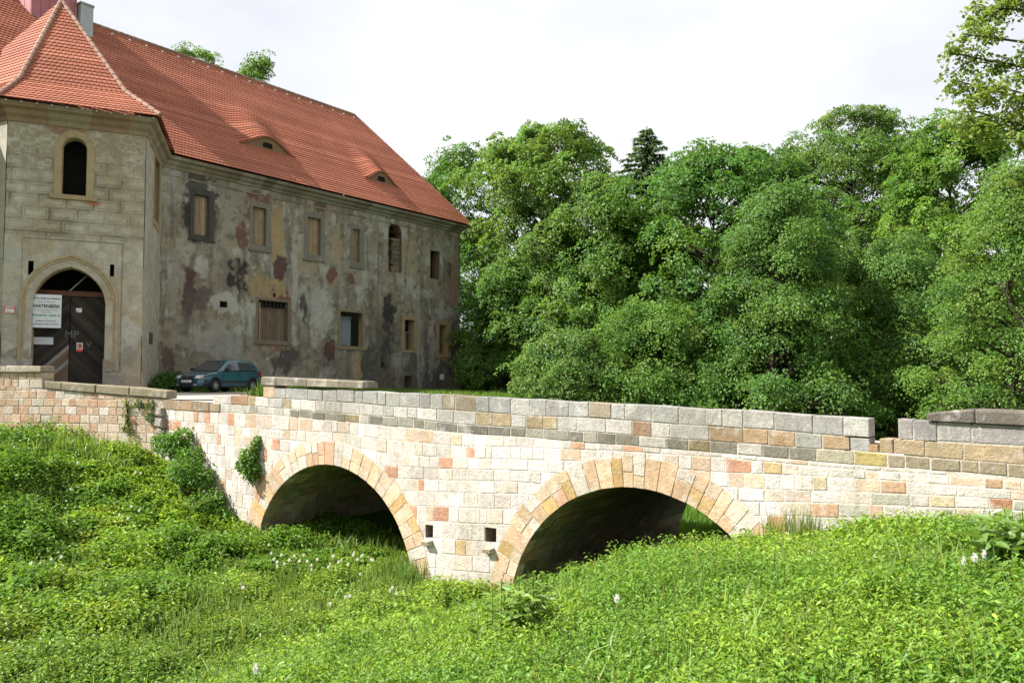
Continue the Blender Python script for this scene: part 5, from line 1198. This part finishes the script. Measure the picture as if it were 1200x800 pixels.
# fern, dock and tall nettle clump
def rosette(name, label, cat, base, n, ln, wd, col, seed, rise=.9, fern=False):
    rg = np.random.default_rng(seed); Vs, Fs, Cs = [], [], []; o = 0
    for i in range(n):
        a = i*2.399+rg.normal(0, .2); l = ln*rg.uniform(.7, 1.15); k = 8; d = np.array((math.cos(a), math.sin(a), 0)); sd = np.array((-d[1], d[0], 0)); rs_ = rise*rg.uniform(.6, 1.2)
        P = [np.array(base)+d*l*(t*.55+.35*t*t)+np.array((0, 0, 1))*l*(rs_*t-.75*rs_*t**2.4*.8) for t in np.linspace(0, 1, k+1)]
        w = [wd*l*(math.sin(math.pi*min(1, (t*.9+.08)))**.8)*(.25 if t < .25 and not fern else 1) for t in np.linspace(0, 1, k+1)]; c = tint(col, 1, .15, .06, rg)[0]
        if fern:
            for j in range(1, k*3):
                t = j/(k*3); q = P[int(t*k)]*(1-(t*k % 1))+P[min(k, int(t*k)+1)]*(t*k % 1); ww_ = wd*l*math.sin(math.pi*(t*.85+.12))
                for sg_ in (-1, 1):
                    e = q+sd*sg_*ww_+d*.25*ww_-np.array((0, 0, .12*ww_)); Vs += [q-d*.012, q+d*.016, e]; Fs.append((o, o+1, o+2, o+2)); Cs.append(c); o += 3
        else:
            for j in range(k+1): Vs += [P[j]-sd*w[j]+np.array((0, 0, .25*w[j])), P[j], P[j]+sd*w[j]+np.array((0, 0, .25*w[j]))]
            for j in range(k):
                for e in (0, 1): Fs.append((o+3*j+e, o+3*j+e+1, o+3*j+e+4, o+3*j+e+3)); Cs.append(c*rg.uniform(.92, 1.08))
            o += 3*(k+1)
    if fern:
        me = bpy.data.meshes.new(name); me.from_pydata([tuple(map(float, v)) for v in Vs], [], [f[:3] for f in Fs]); at_ = me.attributes.new('Col', 'FLOAT_COLOR', 'FACE'); at_.data.foreach_set('color', np.concatenate([np.array(Cs), np.ones((len(Cs), 1))], 1).astype(np.float32).ravel())
    else: me = np_mesh(name, np.array(Vs), np.array(Fs), np.array(Cs))
    return tag(link(name, me, M['herb']), label, cat)
g_ = ground_hit(226, 612); rosette('fern', 'pale yellow green fern fronds under the dark bush', 'fern', g_+np.array((0, -.3, .3)), 14, 1.15, .13, (.17, .23, .04), 70, 1.2, True)
def gat(px, d): r = ray(px, 600); x_, y_ = r[0]/r[1]*d, d; return np.array((x_, y_, float(terrain(x_, y_))))
def herb(label, base, n, spread, h, size, col, seed):
    rg = np.random.default_rng(seed); x = base[0]+rg.normal(0, spread, n); y = base[1]+rg.normal(0, spread, n); z = terrain(x, y); hh = h*rg.uniform(.7, 1.15, n)
    C, D, Nn, L_, T = plants(x, y, z, hh, rg, 7, 2, size, -.1, .02); V, F = leaf_six(C, D, Nn, L_, L_*.34); O_ = np.array((base[0], base[1], float(terrain(base[0], base[1]))))
    r_ = thing('tall_herb', label, 'plant', O_); f = link('foliage', np_mesh('foliage', V-O_, F, np.tile(1.45*tint(col, len(C), .15, .06, rg), (2, 1))), M['herb']); f.parent = r_
    mb = MB(); mb.tube([(0, 0, -.05), (0, 0, .02)], .05, 5, (.06, .1, .02))
    for i in range(n): p = np.array((x[i], y[i], z[i]))-O_; mb.tube([(0, 0, -.02), p+np.array((0, 0, hh[i]*.3)), p+np.array((0, 0, hh[i]))], [.008, .006, .003], 4, (.09, .15, .03))
    st = mb.build('stem', M['herb'], None); st.parent = r_
herb('pale long leaved herb clump in the middle of the near slope', gat(610, 8.6), 22, .17, .72, .16, (.135, .205, .045), 72)
herb('large leaved dock plant at the right edge of the near bank', gat(1190, 8.3), 10, .15, .66, .30, (.12, .195, .05), 71)
herb('small pale leaved herb low on the bottom edge of the slope', gat(302, 11.6), 12, .12, .62, .14, (.16, .22, .07), 73)
# white dandelion clocks
def puff():
    rg = np.random.default_rng(3); d = rnd_dir(70, rg); n = unit(np.cross(d, rg.normal(size=d.shape))); V, F = leaf_quads(d*.008, d, n, np.full(70, .042), np.full(70, .03), .3)
    return np_mesh('seed_head', V, F, tint((.75, .75, .72), 70, .05, .02, rg))
pm = puff(); mb = MB(); mb.tube([(0, 0, -.38), (.01, 0, -.18), (0, 0, 0)], .004, 4, (.16, .2, .08))
first = thing('dandelion', 'white dandelion clock standing above the green slope', 'flower', (0, 0, 0), 'dandelion clocks on the slope')
h0 = link('seed_head', pm, M['puff']); h0.parent = first; s0 = mb.build('stem', M['herb'], None); s0.parent = first; used = False
DP = [(325, 658), (339, 656), (351, 657), (365, 662), (385, 664), (391, 651), (400, 656), (414, 650), (424, 651), (419, 655), (435, 655), (325, 663), (321, 655), (140, 603), (163, 598), (150, 607), (60, 655), (48, 660), (72, 652), (37, 660), (315, 638), (333, 660), (360, 657), (365, 667), (387, 661), (397, 658), (283, 683), (285, 688), (300, 783), (387, 707), (410, 698), (405, 699), (422, 672), (415, 647), (437, 656), (457, 692), (465, 695), (473, 693), (723, 701), (1129, 657), (1153, 649), (1142, 653), (91, 542), (159, 553), (165, 554), (154, 593), (83, 573), (460, 688), (345, 651), (372, 655), (408, 661), (330, 650), (318, 648), (356, 650)]
for px, py in DP:
    r = ray(px, py); r = r/r[1]; dd = np.linspace(3, 40, 4000); zt_ = terrain(r[0]*dd, dd)+.5; k = int(np.argmax(r[2]*dd < zt_)); p = r*dd[k]
    u_, v_ = BR.us(p[0], p[1])
    if v_ < .15: p = p-np.append(BR.n*(v_-.2), 0)*-1 if False else p
    if not used: o = first; used = True
    else:
        o = first.copy(); COL.objects.link(o)
        for ch in (h0, s0): c = ch.copy(); COL.objects.link(c); c.parent = o
    o.location = Vector([float(q) for q in p]); sc__ = RNG.uniform(.6, 1.05)*(1.0 if p[1] > 12 else .62); o.scale = (sc__, sc__, 1)
#VEG>
#CAR<
# ------------------------------------------------------------------ parked hatchback
cp = at(257, 459, 38.6); cx_, cy_ = cp[0], cp[1]; cz_ = float(terrain(cx_, cy_))+.035
car = thing('parked_car', 'dark teal five door hatchback parked on the road by the castle', 'car', (cx_, cy_, cz_)); car.scale = (1.07, 1.07, 1.04); car.rotation_euler = (0, 0, math.atan2(-azd(20)[1], -azd(20)[0]))
PAINT = col_mat('teal_car_paint', .32, .5, base=(.012, .082, .115), n1=(2, .03), n2=(30, 0), bump=0, coat=.7); GLASS = simple('car_glass', (.05, .055, .065), .05, 0, .9); BLACKP = col_mat('dark_bumper_plastic', .6, .35, base=(.022, .025, .032), bump=.1)
CHROME = simple('chrome', (.55, .56, .58), .2, 1); LAMP = simple('lamp_glass', (.55, .57, .6), .12, 0, .8); TYRE = col_mat('tyre_rubber', .85, .2, base=(.018, .018, .019), bump=.2); ALU = simple('wheel_cover', (.36, .37, .39), .4, .6)
def cpart(mb, name, mat, par=None, smooth_=False, bevel=0):
    o = mb.build(name, mat, None, smooth_, bevel); o.parent = par or car; return o
WX = (1.22, -1.24); WR = .295; WY = .74
def hgt(x): return np.interp(x, [-1.98, -1.9, -1.6, -1.0, .78, 1.2, 1.6, 1.85, 1.98], [.62, .86, .97, .96, .93, .86, .79, .70, .54])
def wid(x): return np.interp(x, [-1.98, -1.8, -1.4, -.8, .8, 1.4, 1.75, 1.9, 1.99], [.62, .74, .80, .82, .82, .80, .74, .66, .52])
xs = np.arange(-1.98, 1.985, .04); mb = MB()
for sy in (1, -1):
    rows = []
    for x in xs:
        h, w = float(hgt(x)), float(wid(x)); zl = .22 if abs(x) < 1.7 else .26
        rr = [(x, sy*w*.93, zl)]
        for t in np.linspace(.0, 1, 14): z = zl+.02+(h-.10-zl-.02)*t; rr.append((x, sy*w*(.955+.045*math.sin(math.pi*min(1, t*1.05)**.9)), z))
        rr += [(x, sy*w*.965, h-.05), (x, sy*w*.90, h-.005), (x, sy*w*.6, h+.025), (x, 0, h+.035)]
        rows.append(rr)
    for i in range(len(rows)-1):
        for j in range(len(rows[0])-1):
            q = [rows[i][j], rows[i+1][j], rows[i+1][j+1], rows[i][j+1]]; mx = sum(p[0] for p in q)/4; mz = sum(p[2] for p in q)/4
            if min(math.hypot(mx-a, mz-.30) for a in WX) < .345 and j < 13: continue
            mb.quad(*(q if sy < 0 else q[::-1]))
# front and rear closing faces
for xi, s in ((0, -1), (len(xs)-1, 1)):
    x = xs[xi]; h, w = float(hgt(x)), float(wid(x)); mb.quad((x, -w, .26), (x, w, .26), (x, w*.95, h), (x, -w*.95, h))
mb.box(-1.7, 1.7, -.68, .68, .2, .3)
# greenhouse shell (painted pillars and roof)
def gh(t, x0, x1): return x0+(x1-x0)*t
ROOF = [(-1.88, .95, .70), (-1.72, 1.19, .63), (-1.5, 1.37, .575), (-1.1, 1.44, .555), (-.5, 1.465, .55), (.0, 1.44, .55), (.22, 1.38, .56), (.62, 1.14, .63), (.98, .905, .70)]
BELT = [(-1.9, .93, .74), (-1.72, .95, .775), (-1.5, .955, .79), (-1.1, .955, .80), (-.5, .95, .80), (0, .945, .80), (.25, .94, .80), (.65, .93, .795), (1.0, .9, .77)]
for sy in (1, -1):
    rows = [[(b[0], sy*b[2], b[1]), ((b[0]*.6+r[0]*.4), sy*(b[2]*.6+r[2]*.4+.012), b[1]*.6+r[1]*.4), (r[0]*.9+b[0]*.1, sy*(r[2]+.035), r[1]-.035*min(1, (r[1]-b[1])*3)), (r[0], sy*(r[2]-.03), r[1]), (r[0], 0, r[1]+.02)] for b, r in zip(BELT, ROOF)]
    mb.grid(rows)
body = cpart(mb, 'body', PAINT, smooth_=True)
# glass
def side_glass(pts, name, sy):
    """pts: (x, f) with f from the belt (0) to the roof rail (1)"""
    mb = MB(); P = []
    for x, f in pts:
        bx = [b[0] for b in BELT]; bz = np.interp(x, bx, [b[1] for b in BELT]); bw = np.interp(x, bx, [b[2] for b in BELT]); rx = [r[0] for r in ROOF]; rz = np.interp(x, rx, [r[1] for r in ROOF]); rw = np.interp(x, rx, [r[2]+.035 for r in ROOF])
        P.append((x, sy*(bw+(rw-bw)*f+.022), bz+(rz-.035-bz)*f))
    mb.quad(*P); return cpart(mb, name, GLASS)
for sy in (1, -1):
    side_glass([(.70, .08), (-.32, .08), (-.32, .86), (.02, .86), (.22, .80)], 'side_window', sy)
    side_glass([(-.42, .08), (-1.22, .08), (-1.22, .84), (-.42, .86)], 'side_window', sy)
    side_glass([(-1.32, .10), (-1.62, .12), (-1.5, .6), (-1.32, .80)], 'side_window', sy)
mb = MB(); mb.grid([[(.955, y*.66, .925) for y in np.linspace(-1, 1, 9)], [(.60, y*.585, 1.165) for y in np.linspace(-1, 1, 9)], [(.235, y*.515, 1.395) for y in np.linspace(-1, 1, 9)]])
for i in range(len(mb.v)): x, y, z = mb.v[i]; mb.v[i] = (x+.06-.09*abs(y), y, z+.022)
cpart(mb, 'windscreen', GLASS, smooth_=True)
mb = MB(); mb.grid([[(-1.9, y*.6, .99) for y in (-1, 0, 1)], [(-1.76, y*.55, 1.18) for y in (-1, 0, 1)], [(-1.56, y*.5, 1.35) for y in (-1, 0, 1)]])
for i in range(len(mb.v)): x, y, z = mb.v[i]; mb.v[i] = (x-.03, y, z+.02)
cpart(mb, 'rear_window', GLASS)
mb = MB()
for x in (.78, -.36, -1.27):
    for sy in (1, -1): mb.box(x-.004, x+.004, sy*.826-.003, sy*.826+.003, .3, .92)
cpart(mb, 'door_gap', BLACKP); 
# bumpers, trims
def bump(x0, x1, z0, z1, s, grow=.035):
    mb = MB(); ys = np.linspace(-1, 1, 17); rows = []
    for z, o in ((z0, -.03), (z0+.02, grow), ((z0+z1)/2, grow+.03), (z1-.02, grow+.012), (z1, -.02)):
        rows.append([(s*(x1+o-.34*abs(y)**3.2), y*.80*(1+o*.3), z) for y in ys])
    mb.grid(rows); return mb
cpart(bump(0, 1.97, .20, .56, 1), 'front_bumper', BLACKP, smooth_=True); cpart(bump(0, 1.98, .24, .58, -1), 'rear_bumper', BLACKP, smooth_=True)
for sy in (1, -1):
    mb = MB(); mb.box(-.9, .88, sy*.835-.012, sy*.835+.012, .40, .49); mb.box(-.9, .88, sy*.80-.03, sy*.80+.02, .19, .27); cpart(mb, 'side_trim', BLACKP, bevel=.008)
# grille with bright surround, headlights, plate
def front_x(y, z): return float(np.interp(z, [.5, .6, .7, .8], [2.02, 2.0, 1.93, 1.78]))-.30*abs(y)**2.6
def fquad(y0, y1, z0, z1, off, m=5):
    return [[(front_x(y, z)+off, y, z) for y in np.linspace(y0, y1, m)] for z in np.linspace(z0, z1, 3)]
mb = MB(); mb.grid(fquad(-.34, .34, .585, .745, .02, 9)); gr = cpart(mb, 'grille', CHROME)
mb = MB(); mb.grid(fquad(-.30, -.02, .605, .705, .03)); mb.grid(fquad(.02, .30, .605, .705, .03))
cpart(mb, 'grille_mesh', BLACKP, gr)
for sy in (1, -1):
    mb = MB(); g_ = fquad(sy*.39, sy*.71, .60, .735, .03); mb.grid(g_); hl = cpart(mb, 'headlight', LAMP)
    mb = MB(); mb.grid(fquad(sy*.60, sy*.70, .615, .70, .035, 3), (.5, .2, .05)); cpart(mb, 'indicator', simple('amber', (.4, .27, .16), .2), hl)
    mb = MB(); mb.grid(fquad(sy*.38, sy*.55, .28, .36, .085, 3)); cpart(mb, 'fog_lamp', simple('fog_glass', (.2, .2, .22), .2), None)
mb = MB(); mb.box(2.045, 2.06, -.26, .26, .42, .53); pl = cpart(mb, 'number_plate', simple('plate_white', (.62, .62, .62), .5))
# mirrors, handles
for sy in (1, -1):
    mb = MB(); mb.box(.55, .72, sy*.93-.085, sy*.93+.085, .95, 1.07); cpart(mb, 'mirror', BLACKP, bevel=.03)
    for x in (-.22, -1.12): mb = MB(); mb.box(x-.09, x+.09, sy*.842-.015, sy*.842+.015, .80, .835); cpart(mb, 'door_handle', BLACKP, bevel=.01)
    mb = MB(); mb.box(-1.93, -1.80, sy*.70-.06, sy*.70+.06, .64, .92); cpart(mb, 'tail_light', simple('red_lamp', (.25, .01, .01), .2), bevel=.02)
for x in WX:
    for sy in (1, -1):
        a = np.linspace(0, 2*math.pi, 29); mb = MB()
        prof = [(.17, .08), (.20, .095), (.27, .09), (WR, .06), (WR, -.07), (.25, -.1), (.05, -.1)]
        mb.grid([[(x+r*math.cos(t), sy*(WY+o), .295+r*math.sin(t)) for r, o in prof] for t in a]); w = cpart(mb, 'wheel', TYRE, smooth_=True)
        mb = MB(); mb.grid([[(x+r*math.cos(t), sy*(WY+o), .295+r*math.sin(t)) for r, o in ((.0, .075), (.06, .08), (.165, .06), (.19, .09))] for t in a])
        rim = cpart(mb, 'rim', ALU, w, smooth_=True)
        mb = MB()
        for k in range(9):
            t = k*2*math.pi/9; mb.quad(*[(x+r*math.cos(t+d), sy*(WY+.085), .295+r*math.sin(t+d)) for r, d in ((.09, -.18), (.155, -.15), (.155, .15), (.09, .18))])
        cpart(mb, 'rim_holes', BLACKP, w)
        mb = MB(); ar = np.linspace(-.15, math.pi+.15, 24); mb.grid([[(x+r*math.cos(t), sy*o, .30+r*math.sin(t)) for r, o in ((.36, .80), (.365, .845), (.325, .845), (.32, .55))] for t in ar]); cpart(mb, 'wheel_arch', BLACKP, smooth_=True)
class CF: pass
bpy.context.view_layer.update()
from mathutils import Matrix as _M
def car_text(body, x, y, z, size):
    cu = bpy.data.curves.new('plate_text', 'FONT'); cu.body = body; cu.size = size; cu.align_x = 'CENTER'; cu.align_y = 'CENTER'; cu.extrude = .001
    o = bpy.data.objects.new('tmp', cu); COL.objects.link(o); dg = bpy.context.evaluated_depsgraph_get(); me = bpy.data.meshes.new_from_object(o.evaluated_get(dg)); bpy.data.objects.remove(o)
    me.transform(_M(((0, 0, 1, x), (1, 0, 0, y), (0, 1, 0, z), (0, 0, 0, 1)))); t = link('plate_text', me, simple('plate_ink', (.02, .02, .02), .6)); t.parent = pl
car_text('BLJ 82-81', 2.061, 0, .475, .095)
# notice on a post with a handrail at the far castle corner
q = FA(*[float(z) for z in (frect(FA, 516, 438, 518, 462)[0], 1.2)], 0); u_n = FA.uz(512.5, 450, 1.2)[0]; gz_n = float(terrain(*FA(u_n, 1.2, 0)[:2])); zt_n = FA.uz(513, 437, 1.2)[1]
nt_ = thing('notice_post', 'thin metal handrail with a small white notice at the castle corner', 'railing', FA(u_n, 1.2, gz_n))
mb = MB()
mb.tube([FA(u_n, 1.2, gz_n-.2), FA(u_n, 1.2, zt_n)], .035, 6); mb.build('post', M['iron'], nt_)
mb = MB(); u_e = FA.uz(522, 450, 1.2)[0]; mb.tube([FA(u_e, 1.2, gz_n-.2), FA(u_e, 1.2, gz_n+1.0)], .03, 6); mb.build('post', M['iron'], nt_)
mb = MB(); u_s = FA.uz(500, 450, 1.2)[0]; mb.tube([FA(u_s, 1.2, gz_n+.78), FA(u_e+.1, 1.2, gz_n+.78)], .025, 6); mb.build('rail', M['iron'], nt_)
a_, b_ = FA.uz(515.5, 438, 1.2), FA.uz(520, 444.5, 1.2); mb = MB(); mb.fbox(FA, a_[0], b_[0], 1.2, 1.23, b_[1], a_[1], (.6, .6, .62)); mb.build('notice_plate', M['board'], nt_)
#CAR>
# ------------------------------------------------------------------ camera, light, sky
cam = bpy.data.cameras.new('camera'); co = bpy.data.objects.new('camera', cam); COL.objects.link(co)
cam.sensor_width = 36; cam.lens = 36*FPX/1200; cam.clip_start = .1; cam.clip_end = 3000
co.location = (0, 0, 0); co.rotation_euler = (math.pi/2+PITCH, 0, 0); sc.camera = co
SA, EL = R_(12), R_(46)
sv = Vector((-math.cos(SA)*math.cos(EL), -math.sin(SA)*math.cos(EL), math.sin(EL)))
sl_ = bpy.data.lights.new('sun', 'SUN'); sl_.energy = 4.9; sl_.angle = R_(.53); sl_.color = (1, .965, .905)
so = bpy.data.objects.new('sun', sl_); COL.objects.link(so); so.rotation_euler = sv.to_track_quat('Z', 'Y').to_euler(); so.location = sv*200
W = bpy.data.worlds.new('World'); sc.world = W; W.use_nodes = True; N = W.node_tree.nodes; L = W.node_tree.links
bg = N['Background']; bg.inputs['Strength'].default_value = .1
sky = N.new('ShaderNodeTexSky'); sky.sky_type = 'NISHITA'; sky.sun_disc = False; sky.sun_elevation = EL; sky.sun_rotation = math.atan2(sv.x, sv.y)
tc_ = N.new('ShaderNodeTexCoord'); mp = N.new('ShaderNodeMapping'); mp.inputs['Scale'].default_value = (1, 1, 2.2); L.new(tc_.outputs['Generated'], mp.inputs['Vector'])
nz = N.new('ShaderNodeTexNoise'); nz.inputs['Scale'].default_value = 2.3; nz.inputs['Detail'].default_value = 9; nz.inputs['Roughness'].default_value = .55; L.new(mp.outputs[0], nz.inputs['Vector'])
rp_ = ramp(N, L, nz.outputs['Fac'], [(.36, (4.3, 4.36, 4.6)), (.5, (4.85, 4.88, 5.0)), (.62, (5.4, 5.4, 5.4))])
cl = mix(N, L, 'MIX', .9, sky.outputs[0], rp_.outputs[0]); L.new(cl, bg.inputs['Color'])
sc.view_settings.view_transform = 'Standard'; sc.view_settings.look = 'None'; sc.view_settings.exposure = 1.1; sc.view_settings.gamma = 1
sc.cycles.max_bounces = 7; sc.cycles.diffuse_bounces = 4; sc.cycles.transparent_max_bounces = 4; sc.cycles.transmission_bounces = 4
